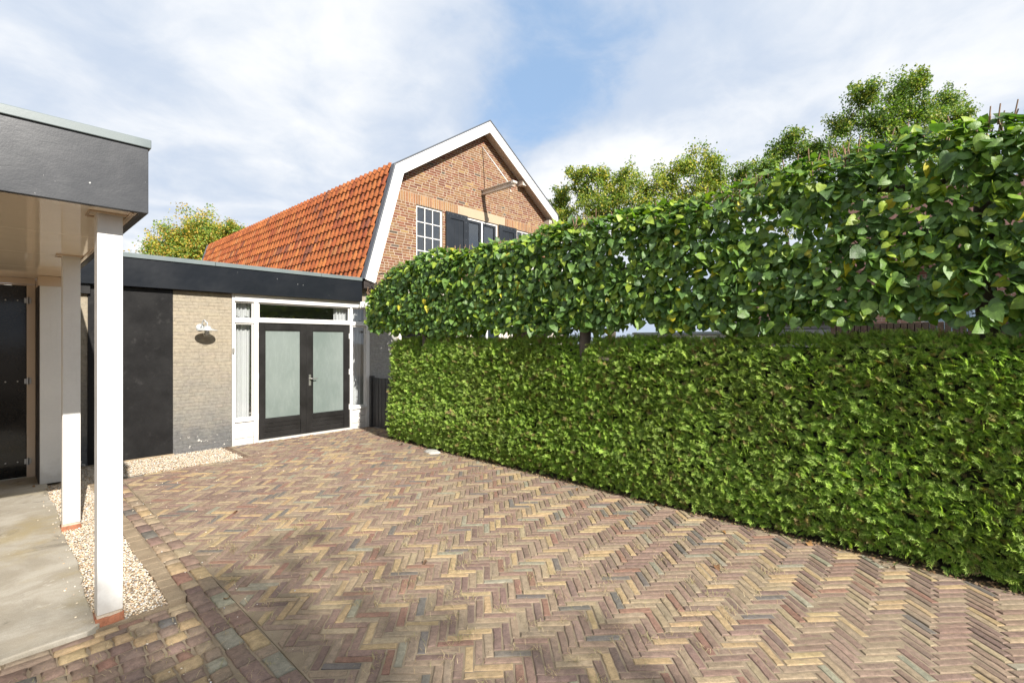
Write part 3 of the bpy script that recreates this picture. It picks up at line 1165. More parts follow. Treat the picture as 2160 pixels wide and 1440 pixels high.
for k, (xa, xb) in enumerate(((2.962, 3.762), (3.766, 4.573))):
    d = MB()
    ya, yb = YW + 0.004, YW + 0.05
    st, zb, zt = 0.103, 0.034, 1.960
    d.box(xa, xa + st, ya, yb, zb, zt)
    d.box(xb - st, xb, ya, yb, zb, zt)
    d.box(xa + st, xb - st, ya, yb, zt - 0.118, zt)
    d.box(xa + st, xb - st, ya, yb, 0.288, 0.360)
    d.box(xa + st, xb - st, ya, yb, zb, 0.066)
    if k == 1:
        d.box(xa - 0.012, xa - 0.0005, ya - 0.008, yb - 0.02, zb, zt)
    door = d.build('door', M['blackwood'], annex, bevel=0.004)
    for r in range(3):
        box('board', (xa + st, xb - st, ya + 0.012, yb - 0.01, 0.067 + r * 0.0737, 0.067 + (r + 1) * 0.0737 - 0.004), M['blackwood'], door, 0.005)
    box('pane', (xa + st, xb - st, ya + 0.018, ya + 0.024, 0.3605, zt - 0.1185), M['frosted'], door, 0)
    m = MB()
    quad_frame(m, xa + st + 0.0005, xb - st - 0.0005, 0.3608, zt - 0.1188, 0.012, ya + 0.006, ya + 0.0175)
    m.build('glazing_bead', M['blackwood'], door)
    if k == 1:
        hx, hz = xa + 0.052, 0.995
        m = MB()
        m.box(hx - 0.02, hx + 0.02, ya - 0.008, ya - 0.0005, hz - 0.125, hz + 0.07)
        m.tube([(hx, ya - 0.006, hz), (hx, ya - 0.055, hz), (hx + 0.02, ya - 0.06, hz), (hx + 0.115, ya - 0.056, hz)], 0.009, 10)
        m.build('handle', M['steel'], door, bevel=0.002)
    hxs = xa - 0.004 if k == 0 else xb - 0.004
    for hz in (0.42, 1.08, 1.75):
        m = MB().tube([(hxs, ya - 0.004, hz - 0.05), (hxs, ya - 0.004, hz + 0.05)], 0.009, 8)
        m.build('hinge', M['white'], door)

# curtains behind the glass
def curtain(x0, x1, z0, z1, y, label, seed):
    rnd = random.Random(seed)
    n = 90
    mb = MB()
    us = np.linspace(0, 1, n)
    amp = [0.022 + 0.012 * rnd.random() for _ in us]
    V, F = [], []
    for r, z in enumerate(np.linspace(z0, z1, 9)):
        sp = 1 - 0.04 * (1 - r / 8)
        for i, u in enumerate(us):
            V.append((x0 + (x1 - x0) * u * sp, y + (0.024 + 0.01 * math.sin(u * 5 + seed)) * math.sin(2 * math.pi * u * (x1 - x0) / 0.062 + 0.5 * math.sin(u * 11 + seed)) * (0.8 + 0.2 * r / 8), z))
    for r in range(8):
        for i in range(n - 1):
            F.append((r * n + i, r * n + i + 1, (r + 1) * n + i + 1, (r + 1) * n + i))
    mb.add(V, F)
    o = mb.build('curtain', M['curtain'], None, (0.5 * (x0 + x1), y, z1), smooth=True)
    return tag(o, label, 'curtain', 'white curtains hanging inside the annex front')


curtain(2.585, 2.875, 0.06, 2.30, YW + 0.15, 'white pleated curtain behind the sidelight next to the wall lamp', 1)
curtain(4.34, 4.895, 0.06, 2.30, YW + 0.15, 'white pleated curtain behind the sidelight next to the gate', 2)

# ------------------------------------------------------------------ wall lamp
lx, ly, lz = 2.175, 8.215, 1.818
lamp = thing('wall_lamp', 'pale grey gooseneck barn lamp with clear glass on the cream brick wall', 'lamp', (2.13, YW - 0.006, 1.86))
m = MB()
V, F = [], []
prof = [(0.0, 0.028), (0.03, 0.026), (0.05, 0.014), (0.055, 0.0)]
n = 20
for r, dpt in prof:
    for k in range(n):
        V.append((2.13 + r * math.cos(2 * math.pi * k / n), YW - 0.006 - dpt, 1.86 + r * math.sin(2 * math.pi * k / n)))
for i in range(3):
    for k in range(n):
        F.append((i * n + k, (i + 1) * n + k, (i + 1) * n + (k + 1) % n, i * n + (k + 1) % n))
m.add(V, F).build('backplate', M['lampgrey'], lamp, angle=40)
pts = [(2.135, YW - 0.03, 1.86)] + [(2.135 + 0.04 * t, YW - 0.035 - 0.17 * t, 1.86 + 0.09 * math.sin(math.pi * min(1, t * 1.06)) + 0.04 * t) for t in np.linspace(0.06, 1, 12)] + [(lx, ly, lz + 0.055)]
pts[-2] = (lx, ly + 0.004, lz + 0.10)
pts[-3] = (lx - 0.003, ly + 0.018, lz + 0.125)
m = MB().tube(pts, 0.009, 10)
m.build('arm', M['lampgrey'], lamp, smooth=True)
m = MB().lathe([(0.0, 0.066), (0.03, 0.064), (0.046, 0.056), (0.05, 0.030), (0.066, 0.022), (0.11, 0.008), (0.138, 0.0), (0.139, -0.004), (0.11, 0.003), (0.05, 0.018), (0.0, 0.02)], (lx, ly, lz), 32)
m.build('shade', M['lampgrey'], lamp, angle=50)
m = MB().lathe([(0.046, 0.016), (0.052, 0.0), (0.056, -0.035), (0.05, -0.07), (0.03, -0.092), (0.0, -0.098)], (lx, ly, lz), 24)
m.build('glass_globe', M['glass'], lamp, smooth=True)
m = MB().lathe([(0.018, 0.015), (0.018, -0.012), (0.028, -0.035), (0.028, -0.05), (0.016, -0.068), (0.0, -0.072)], (lx, ly, lz), 16)
m.build('bulb', M['curtain'], lamp, smooth=True)

# ------------------------------------------------------------------ carport
SZ = 2.402
carport = thing('carport', 'white-posted carport with black fascia and glossy cream ceiling beside the drive', 'carport', (0.47, 3.73, 0))
box('fascia', (-6.0, 0.62, 3.480, 3.518, SZ - 0.004, 2.782), M['fascia'], carport, 0.003)
box('side_fascia', (0.582, 0.62, 3.519, 8.298, SZ - 0.004, 2.782), M['fascia'], carport, 0.003)
m = MB()
m.box(-6.0, 0.632, 3.466, 3.62, 2.778, 2.828)
m.box(0.50, 0.632, 3.6205, 8.279, 2.778, 2.828)
m.build('roof_trim', M['trim'], carport, bevel=0.004)
box('roof', (-6.0, 0.58, 3.52, 8.298, 2.62, 2.776), M['roofing'], carport)
yy = [3.52, 4.62, 5.80, 6.92, 8.20]
for a, b in zip(yy[:-1], yy[1:]):
    box('ceiling_panel', (-6.0, 0.5815, a, b - 0.003, SZ + 0.003, SZ + 0.03), M['ceiling'], carport, 0.002)
box('edge_batten', (0.548, 0.562, 3.53, 8.19, SZ - 0.008, SZ + 0.002), M['cream'], carport, 0.002)
for k, py_ in enumerate((3.67, 5.72)):
    p = box('post', (0.412, 0.530, py_, py_ + 0.118, 0.052, SZ + 0.002), M['white'], carport, 0.004)
    m = MB()
    t = 0.010
    xa, xb, ya, yb = 0.372, 0.60 if k == 0 else 0.56, py_ - 0.028, py_ + 0.146
    xb = 0.547
    m.box(xa, xb, ya, ya + t, SZ - 0.007, SZ + 0.002)
    m.box(xa, xb, yb - t, yb, SZ - 0.007, SZ + 0.002)
    m.box(xa, xa + t, ya + t, yb - t, SZ - 0.007, SZ + 0.002)
    m.build('collar_batten', M['cream'], p, bevel=0.002)
    V, F = piece([(0.404, py_ - 0.012), (0.536, py_ - 0.006), (0.534, py_ + 0.12), (0.404, py_ + 0.12)], 0.06, 0.008, 0.003, 0.03, 0.02, 0.036)
    MB().add(V, F, (0.32, 0.115, 0.055)).build('footing_brick', M['footing'], p, cols=True, smooth=True)
    V, F = piece([(0.41, py_ - 0.002), (0.528, py_), (0.526, py_ + 0.11), (0.41, py_ + 0.11)], 0.05, 0.006, 0.004, 0.03, 0.02, 0.051)
    MB().add(V, F).build('mortar_bed', M['mortar'], p, smooth=True)
pier = MB().box(0.364, 0.545, 7.70, 7.725, 0.012, 2.288).build('end_board', M['white'], carport, bevel=0.003)
box('partition', (0.352, 0.536, 7.7255, 8.25, 0.0, 2.287), M['dark'], carport, 0.003)  # dark colour stands in for the shadow gap left of the end board
box('header', (0.352, 0.547, 7.698, 8.25, 2.2885, SZ), M['cream'], carport, 0.002)
box('ceiling_trim', (-6.0, 0.351, 8.135, 8.2, 2.335, SZ + 0.002), M['cream'], carport, 0.004)

# storage door at the back of the carport
store = thing('storage_wall', 'cream timber wall with a glossy black door at the back of the carport', 'storage wall', (-0.2, 8.25, 0))
m = MB()
m.box(0.276, 0.351, 8.195, 8.27, 0.018, 2.334)
m.box(-0.72, -0.645, 8.195, 8.27, 0.018, 2.334)
m.box(-0.6445, 0.2755, 8.195, 8.27, 2.318, 2.334)
m.build('door_frame', M['cream'], store, bevel=0.004)
box('wall', (-6.0, -0.7205, 8.21, 8.30, 0.0, 2.40), M['cream'], store, 0)
door = box('door', (-0.642, 0.273, 8.215, 8.25, 0.03, 2.315), M['blackdoor'], store, 0.004)
for zc in (0.215, 1.175, 2.14):
    box('strap', (-0.63, 0.262, 8.211, 8.2148, zc - 0.018, zc + 0.018), M['blackdoor'], door, 0.001)
    for bx in (0.0, 0.10, 0.2):
        m = MB()
        V = [(bx + 0.008 * math.cos(t), 8.2108, zc + 0.008 * math.sin(t)) for t in np.linspace(0, 2 * math.pi, 9)[:-1]] + [(bx, 8.206, zc)]
        m.add(V, [(i, (i + 1) % 8, 8) for i in range(8)]).build('bolt', M['steel'], door, smooth=True)
    m = MB()
    m.box(0.255, 0.315, 8.188, 8.1945, zc - 0.03, zc + 0.03)
    m.tube([(0.285, 8.183, zc - 0.04), (0.285, 8.183, zc + 0.04)], 0.012, 10)
    m.build('hinge', M['steel'], door)

# ------------------------------------------------------------------ brick house with gambrel roof
XC, YG, YV = 8.10, 8.48, 8.22
EL, BR, PK = (4.785, 2.83), (5.462, 5.19), (XC, 6.925)
outer = [EL, BR, PK, (2 * XC - BR[0], BR[1]), (2 * XC - EL[0], EL[1])]
house = thing('brick_house', 'orange brick house with tiled gambrel roof and white barge boards', 'house', (XC, YG, 0))


def poly_offset(pl, d):
    """offset an open polyline (left eaves to right eaves) towards the inside by d"""
    out = []
    for i, p in enumerate(pl):
        ns = []
        for a, b in ((i - 1, i), (i, i + 1)):
            if a >= 0 and b < len(pl):
                e = (pl[b][0] - pl[a][0], pl[b][1] - pl[a][1])
                l_ = math.hypot(*e)
                ns.append((e[1] / l_, -e[0] / l_))
        if len(ns) == 1:
            out.append((p[0] + ns[0][0] * d, p[1] + ns[0][1] * d))
        else:
            k = d / (1 + ns[0][0] * ns[1][0] + ns[0][1] * ns[1][1])
            out.append((p[0] + k * (ns[0][0] + ns[1][0]), p[1] + k * (ns[0][1] + ns[1][1])))
    return out


def band(name, d0, d1, ya, yb, mat, parent, bevel=0.003, segs=range(4)):
    a, b = poly_offset(outer, d0), poly_offset(outer, d1)
    for i in segs:
        MB().prism([a[i], a[i + 1], b[i + 1], b[i]], lambda x, z: (x, yb, z), lambda x, z: (x, ya, z)).build(name, mat, parent, bevel=bevel)


band('barge_board', 0.0, 0.225, YV, YV + 0.03, M['white_board'], house)
band('flashing', -0.028, -0.001, YV - 0.015, YV + 0.125, M['flash'], house)
band('verge_soffit', 0.155, 0.175, YV + 0.031, YG - 0.002, M['beam'], house)
for px_, pz_ in ((9.42, 5.93), (10.53, 5.1)):
    box('purlin_end', (px_ - 0.07, px_ + 0.07, YV + 0.06, YG, pz_ - 0.22, pz_ - 0.09), M['beam'], house)
# gable wall
holes = [(6.146, 6.863, 3.26, 4.58), (7.58, 8.63, 3.26, 4.58), (2 * XC - 6.863, 2 * XC - 6.146, 3.26, 4.58)]
up = poly_offset(outer, 0.10)
hull_up = [(up[0][0], 2.79), (up[-1][0], 2.79), up[3], up[2], up[1]]
hull_b = [(up[0][0], 2.765), (up[-1][0], 2.765), up[3], up[2], up[1]]
m = MB()
cell_wall(m, hull_up, holes, YG, YG + 0.25)
low_holes = [(5.70, 7.35, 0.55, 2.30), (7.75, 8.75, 0.02, 2.30), (9.1, 10.7, 0.9, 2.30)]
gw = m.build('wall', M['mortar'], house)
m = MB()
cell_wall(m, [(5.62, -0.06), (11.3, -0.06), (11.3, 2.789), (5.62, 2.789)], low_holes, YG - 0.02, YG + 0.24)
m.build('ground_floor_wall', M['beam'], house)
HP = [(32, (0.219, 0.105, 0.048)), (22, (0.197, 0.076, 0.040)), (18, (0.257, 0.140, 0.062)), (12, (0.166, 0.062, 0.036)), (8, (0.235, 0.136, 0.076)), (4, (0.318, 0.197, 0.076)), (2, (0.099, 0.076, 0.057))]
P = Pieces()
soldier = [(5.50, 7.335, 4.580, 4.800), (8.885, 2 * XC - 5.50, 4.580, 4.800)]
lint = (7.34, 8.88, 4.58, 4.80)
brick_courses(P, hull_b, holes + soldier + [lint], 0.055, (0.20, 0.20, 0.195, 0.10, 0.10), 0.013, YG, HP, 0.004, 0.002, 0.12)
for a, b, c, d in soldier:
    x = a
    while x < b - 0.03:
        poly = [(x + 0.009, c + 0.005), (min(x + 0.060, b) - 0.003, c + 0.005), (min(x + 0.060, b) - 0.003, d - 0.005), (x + 0.006, d - 0.005)]
        V, F = piece(poly, 0.004, 0.002, 0, None, 0.01, 0.005)
        P.add([(u, YG - w, v) for u, v, w in V], F, pick([(3, (0.32, 0.175, 0.085)), (2, (0.275, 0.135, 0.066)), (1, (0.36, 0.21, 0.10))], 0.1), score((x, YG, c), 0.012, (0, -1, 0)) if (x < 7.3 or x < 10) else 0)
        x += 0.0625
# those behind the lime trees show nothing: prefer what stands above them
P.items = [(s if (v.mean(0)[2] > 3.35 + 0.28 * max(0, v.mean(0)[0] - 6.0)) else s * 0.01, v, f, c) for s, v, f, c in P.items]
P.build('brick', 'bricks', M['hbrick_o'], M['hbrick_a'], gw, 300)
box('stone_lintel', (lint[0] + 0.003, lint[1] - 0.003, YG - 0.010, YG - 0.0005, lint[2] + 0.002, lint[3] - 0.002), M['lintel'], house, 0.004)
# windows
for wi, h in enumerate((holes[0], holes[2])):
    x0, x1, z0, z1 = h
    m = MB()
    ya, yb, w = YG + 0.03, YG + 0.085, 0.042
    quad_frame(m, x0 + 0.002, x1 - 0.002, z0 + 0.002, z1 - 0.002, w, ya, yb)
    xs = np.linspace(x0 + w, x1 - w, 4)
    zs = np.linspace(z0 + w, z1 - w, 5)
    for x in xs[1:-1]:
        m.box(x - 0.011, x + 0.011, ya + 0.008, yb - 0.01, z0 + w, z1 - w)
    for zi, z in enumerate(zs[1:-1]):
        for a, b in zip(xs[:-1], xs[1:]):
            m.box(a + (0.011 if a > xs[0] else 0), b - (0.011 if b < xs[-1] else 0), ya + 0.008, yb - 0.01, z - 0.011, z + 0.011)
    o = m.build('window', M['white'], house, bevel=0.003)
    for a, b in zip(xs[:-1], xs[1:]):
        for c, d in zip(zs[:-1], zs[1:]):
            pn = MB().box(a + 0.0115, b - 0.0115, ya + 0.025, ya + 0.029, c + 0.0115, d - 0.0115)
            tw = random.gauss(0, 0.0012)
            pn.V = [(x, y + tw * (1 if x > (a + b) / 2 else -1), z) for x, y, z in pn.V]
            pn.build('pane', M['darkglass'], o)
x0, x1, z0, z1 = holes[1]
m = MB()
quad_frame(m, x0 + 0.002, x1 - 0.002, z0 + 0.002, z1 - 0.002, 0.045, YG + 0.02, YG + 0.085)
m.box(XC - 0.022, XC + 0.022, YG + 0.02, YG + 0.085, z0 + 0.047, z1 - 0.047)
o = m.build('window', M['white'], house, bevel=0.003)
for a, b in ((x0 + 0.048, XC - 0.0225), (XC + 0.0225, x1 - 0.048)):
    m = MB()
    quad_frame(m, a, b, z0 + 0.048, z1 - 0.048, 0.055, YG + 0.03, YG + 0.078)
    m.build('sash', M['shutter'], o, bevel=0.003)
    box('pane', (a + 0.055, b - 0.055, YG + 0.05, YG + 0.054, z0 + 0.104, z1 - 0.104), M['darkglass'], o, 0)
for xa, xb in ((6.932, 7.572), (8.638, 9.278)):
    ya, yb, z0, z1 = YG - 0.052, YG - 0.010, 3.30, 4.585
    m = MB()
    quad_frame(m, xa, xb, z0, z1, 0.115, ya, yb, 0.14, 0.14)
    sh = m.build('shutter', M['shutter'], house, bevel=0.004)
    nb_ = 3
    for k in range(nb_):
        a = xa + 0.1155 + (xb - xa - 0.231) * k / nb_
        b = xa + 0.1155 + (xb - xa - 0.231) * (k + 1) / nb_
        box('board', (a, b - 0.004, ya + 0.016, yb - 0.004, z0 + 0.1405, z1 - 0.1405), M['shutter'], sh, 0.004)
    for bx, bz in [(xa + 0.06 + k * 0.13, z1 - 0.05) for k in range(5)] + [(xb - 0.05, z1 - 0.16 - 0.2 * k) for k in range(4)]:
        V = [(bx + 0.010 * math.cos(t), ya - 0.0005, bz + 0.010 * math.sin(t)) for t in np.linspace(0, 2 * math.pi, 9)[:-1]] + [(bx, ya - 0.007, bz)]
        MB().add(V, [(i, (i + 1) % 8, 8) for i in range(8)]).build('stud', M['flash'], sh, smooth=True)
for x0, x1, z0, z1 in low_holes:
    m = MB()
    quad_frame(m, x0 + 0.002, x1 - 0.002, z0 + 0.002, z1 - 0.002, 0.07, YG + 0.0, YG + 0.07)
    xm = (x0 + x1) / 2
    m.box(xm - 0.03, xm + 0.03, YG + 0.0, YG + 0.07, z0 + 0.072, z1 - 0.072)
    o = m.build('window', M['white'], house, bevel=0.004)
    for a, b in ((x0 + 0.072, xm - 0.03), (xm + 0.03, x1 - 0.072)):
        box('pane', (a, b, YG + 0.03, YG + 0.035, z0 + 0.072, z1 - 0.072), M['darkglass'], o, 0)
m = MB()
m.box(5.6, 10.6, 10.4, 10.5, 0.0, 4.85)
m.box(5.62, 11.2, 8.74, 10.39, 2.6, 2.66)
m.build('inner_partition', M['int'], house)
m = MB()
m.box(5.0, 5.15, 8.74, 20.4, -0.05, 2.80)
m.box(11.05, 11.2, 8.74, 20.4, -0.05, 2.80)
m.prism([(5.0, 2.81), (11.2, 2.81), (10.6, 5.0), (XC, 6.6), (5.6, 5.0)], lambda x, z: (x, 20.4, z), lambda x, z: (x, 20.2, z))
m.build('outer_wall', M['beam'], house)
# roof: under-sheet, then pantiles
m = MB()
o0, o1 = poly_offset(outer, 0.02), poly_offset(outer, 0.08)
for i in range(4):
    m.prism([o0[i], o0[i + 1], o1[i + 1], o1[i]], lambda x, z: (x, 20.5, z), lambda x, z: (x, YV + 0.126, z))
roof = m.build('roof', M['flash'], house)
s_v = np.array([BR[0] - EL[0], 0, BR[1] - EL[1]])
SL = np.linalg.norm(s_v)
s_v /= SL
u_v = np.array([0, 1.0, 0])
n_v = np.cross(u_v, s_v)
n_v = n_v if n_v[0] < 0 else -n_v
TP = [(30, (0.381, 0.116, 0.035)), (22, (0.335, 0.093, 0.030)), (14, (0.428, 0.144, 0.042)), (12, (0.279, 0.074, 0.028)), (6, (0.400, 0.158, 0.060)), (3, (0.205, 0.070, 0.037))]


def tile(org, s, nv, ln, w_lo, w_hi):
    V, F = [], []
    K = 8
    wid = 0.196
    for r, (v, w) in enumerate(((0.0, w_lo - 0.016), (0.0, w_lo), (0.014, w_lo + 0.003), (ln, w_hi))):
        for k in range(K + 1):
            u = wid * k / K
            ph = u / 0.185
            prof = 0.021 * (math.sin(2 * math.pi * ph - 0.6) + 0.25 * math.sin(4 * math.pi * ph - 1.2))
            V.append(org + u_v * u + s * (v - (0.012 * math.cos(2 * math.pi * ph) if r < 3 else 0)) + nv * (w + prof))
    for r in range(3):
        for k in range(K):
            F.append((r * (K + 1) + k, r * (K + 1) + k + 1, (r + 1) * (K + 1) + k + 1, (r + 1) * (K + 1) + k))
    return V, F


P = Pieces()
rows = 11
ex = SL / rows
e0 = np.array([EL[0], 0, EL[1]])
for r in range(rows):
    for c_ in range(65):
        org = e0 + s_v * (r * ex - 0.01 + random.gauss(0, 0.002)) + u_v * (YV + 0.14 + c_ * 0.185 + random.gauss(0, 0.0015)) + n_v * 0.020
        V, F = tile(org, s_v, n_v, ex + 0.06, 0.042 + random.gauss(0, 0.002), 0.012)
        P.add(V, F, pick(TP, 0.1), score(org + s_v * ex / 2, 0.04, n_v))
up_s = np.array([PK[0] - BR[0], 0, PK[1] - BR[1]])
up_s /= np.linalg.norm(up_s)
up_n = np.array([-up_s[2], 0, up_s[0]])
b0 = np.array([BR[0], 0, BR[1]])
for c_ in range(65):
    org = b0 + n_v * 0.075 - up_s * 0.03 + u_v * (YV + 0.14 + c_ * 0.185) - up_n * 0.085
    V, F = tile(org, up_s, up_n, 0.22, 0.035, 0.01)
    P.add(V, F, pick(TP, 0.1), score(org, 0.03, n_v))
P.build('tile', 'tiles', M['tile_o'], M['tile_a'], roof, 300, smooth=True)
m = MB()
a_, b_ = poly_offset(outer, 0.045), poly_offset(outer, 0.078)
for i in (1, 2):
    m.prism([a_[i], a_[i + 1], b_[i + 1], b_[i]], lambda x, z: (x, 20.5, z), lambda x, z: (x, YV + 0.14, z))
m.V = [tuple(v) for v in m.V]
m.C = [(0.47, 0.155, 0.05)] * len(m.V)
m.build('upper_slope', M['tile_a'], roof, cols=True)
m = MB()
y = YV + 0.2
while y < 20.4:
    m.tube([(XC, y, 6.795), (XC, y + 0.33, 6.805)], [0.085, 0.095], 12, c=(0.47, 0.155, 0.05))
    y += 0.32
m.build('ridge_tiles', M['tile_a'], roof, cols=True, smooth=True, kind='stuff')
m = MB()
for i in (0, 1):
    a_, b_ = poly_offset(outer, -0.05), poly_offset(outer, 0.05)
    m.prism([a_[i], a_[i + 1], b_[i + 1], b_[i]], lambda x, z: (x, 20.56, z), lambda x, z: (x, 20.505, z))
m.build('rear_flashing', M['flash'], house)
box('gutter_end', (4.78, 5.55, YG - 0.23, YG - 0.025, 2.66, 2.80), M['dark'], house, 0.006)
# hoisting beam
hb = MB()
yt = 7.45
hb.box(XC - 0.055, XC + 0.045, yt, YG, 5.305, 5.320)
hb.box(XC - 0.012, XC + 0.002, yt, YG, 5.2155, 5.3045)
hb.box(XC - 0.055, XC + 0.045, yt, YG, 5.200, 5.215)
hoist = hb.build('hoisting_beam', M['beam'], house, bevel=0.002)
MB().tube([(XC - 0.075, yt - 0.012, 5.285), (XC + 0.065, yt - 0.012, 5.285)], 0.04, 12).build('end_cap', M['beam'], hoist, angle=40)
MB().tube([(XC - 0.005, YG - 0.004, 6.37), (XC - 0.005, 7.62, 5.318)], 0.013, 8).build('tie_rod', M['white'], hoist, smooth=True)
MB().tube([(XC - 0.005, 7.55, 5.20), (XC - 0.005, 7.55, 5.10), (XC - 0.005, 7.53, 5.07), (XC - 0.005, 7.51, 5.10)], 0.01, 8).build('hook', M['beam'], hoist, smooth=True)

# ------------------------------------------------------------------ gate of dark boards
gate = thing('board_gate', 'low charcoal gate of upright boards between the annex and the hedge', 'gate', (5.0, 7.9, 0))
y = 7.14
while y < 8.27:
    w = random.uniform(0.098, 0.106)
    box('board', (4.984 + random.uniform(-0.002, 0.002), 5.004, y, y + w, 0.015 + random.uniform(0, 0.008), 0.957 + random.uniform(-0.006, 0.006)), M['fence'], gate, 0.004)
    y += w + random.uniform(0.014, 0.022)
for z in (0.2, 0.76):
    box('rail', (5.005, 5.045, 7.14, 8.28, z, z + 0.09), M['fence'], gate, 0.004)
box('post', (4.95, 5.03, 8.285, 8.355, 0.0, 0.985), M['fence'], gate, 0.004)
# ------------------------------------------------------------------ foliage helpers
def scatter(TV, TF, pos, ax, nr, sc):
    """copies of a template: local y along ax, local z along nr (made perpendicular)"""
    ax = ax / np.linalg.norm(ax, axis=1, keepdims=True)
    nr = nr - ax * (nr * ax).sum(1, keepdims=True)
    nr /= np.linalg.norm(nr, axis=1, keepdims=True) + 1e-9
    xx = np.cross(ax, nr)
    N, n = len(pos), len(TV)
    V = pos[:, None] + sc[:, None, None] * (TV[None, :, 0:1] * xx[:, None] + TV[None, :, 1:2] * ax[:, None] + TV[None, :, 2:3] * nr[:, None])
    F = (TF[None] + (np.arange(N) * n)[:, None, None]).reshape(-1, 3)
    return V.reshape(-1, 3), F


def lime_template(fold, curl, skew):
    """heart-shaped leaf with a drawn-out tip, folded along the midrib"""
    mid = [(0, 0.05), (0, 0.30), (0, 0.55), (0, 0.80), (0, 1.06)]
    side = [(0.20, -0.03), (0.41, 0.11), (0.475, 0.33), (0.41, 0.56), (0.25, 0.79)]
    V = []
    for x, y in mid:
        V.append((x + skew * y * y, y, -curl * y * y))
    for sgn in (1, -1):
        for x, y in side:
            V.append((sgn * x + skew * y * y, y, fold * x - curl * y * y - (0.05 if y > 0.5 else 0.0) + 0.03 * math.sin(9 * y + sgn)))
    F = []
    for o_, flip in ((5, False), (10, True)):
        t = [(0, o_, o_ + 1), (0, o_ + 1, 1), (1, o_ + 1, o_ + 2), (1, o_ + 2, o_ + 3), (1, o_ + 3, 2), (2, o_ + 3, o_ + 4), (2, o_ + 4, 3), (3, o_ + 4, 4)]
        F += [(a, c, b) for a, b, c in t] if flip else t
    return np.array(V), np.array(F)


LIME = [lime_template(0.18, 0.22, 0.04), lime_template(-0.12, 0.10, -0.05), lime_template(0.30, 0.38, 0.08), lime_template(0.05, -0.10, -0.02), lime_template(0.52, 0.62, 0.12), lime_template(-0.30, 0.45, -0.14)]
LIME_ME = [mesh_tri('lime_leaf', v, f, M['lime_o'], True) for v, f in LIME]
LPAL = np.array([(0.107, 0.201, 0.042), (0.137, 0.243, 0.044), (0.086, 0.164, 0.044), (0.187, 0.301, 0.042), (0.286, 0.380, 0.040), (0.550, 0.486, 0.042)])


TOPY = (-1.9, -0.2, 0.05, 0.32, 0.63, 0.96, 1.34, 2.3, 2.8, 3.5, 4.25, 5.2, 5.95, 6.3, 6.9, 7.4, 8.0)
TOPZ = (3.24, 3.22, 3.23, 3.22, 3.20, 3.19, 3.14, 3.11, 3.10, 3.07, 3.01, 3.04, 3.10, 3.06, 2.94, 2.84, 2.55)


def ZT(y):
    return float(np.interp(y, TOPY, TOPZ))


def ztop(y):
    return ZT(y) + 0.03 * math.sin(2.1 * y) + 0.03 * math.sin(5.3 * y + 1)


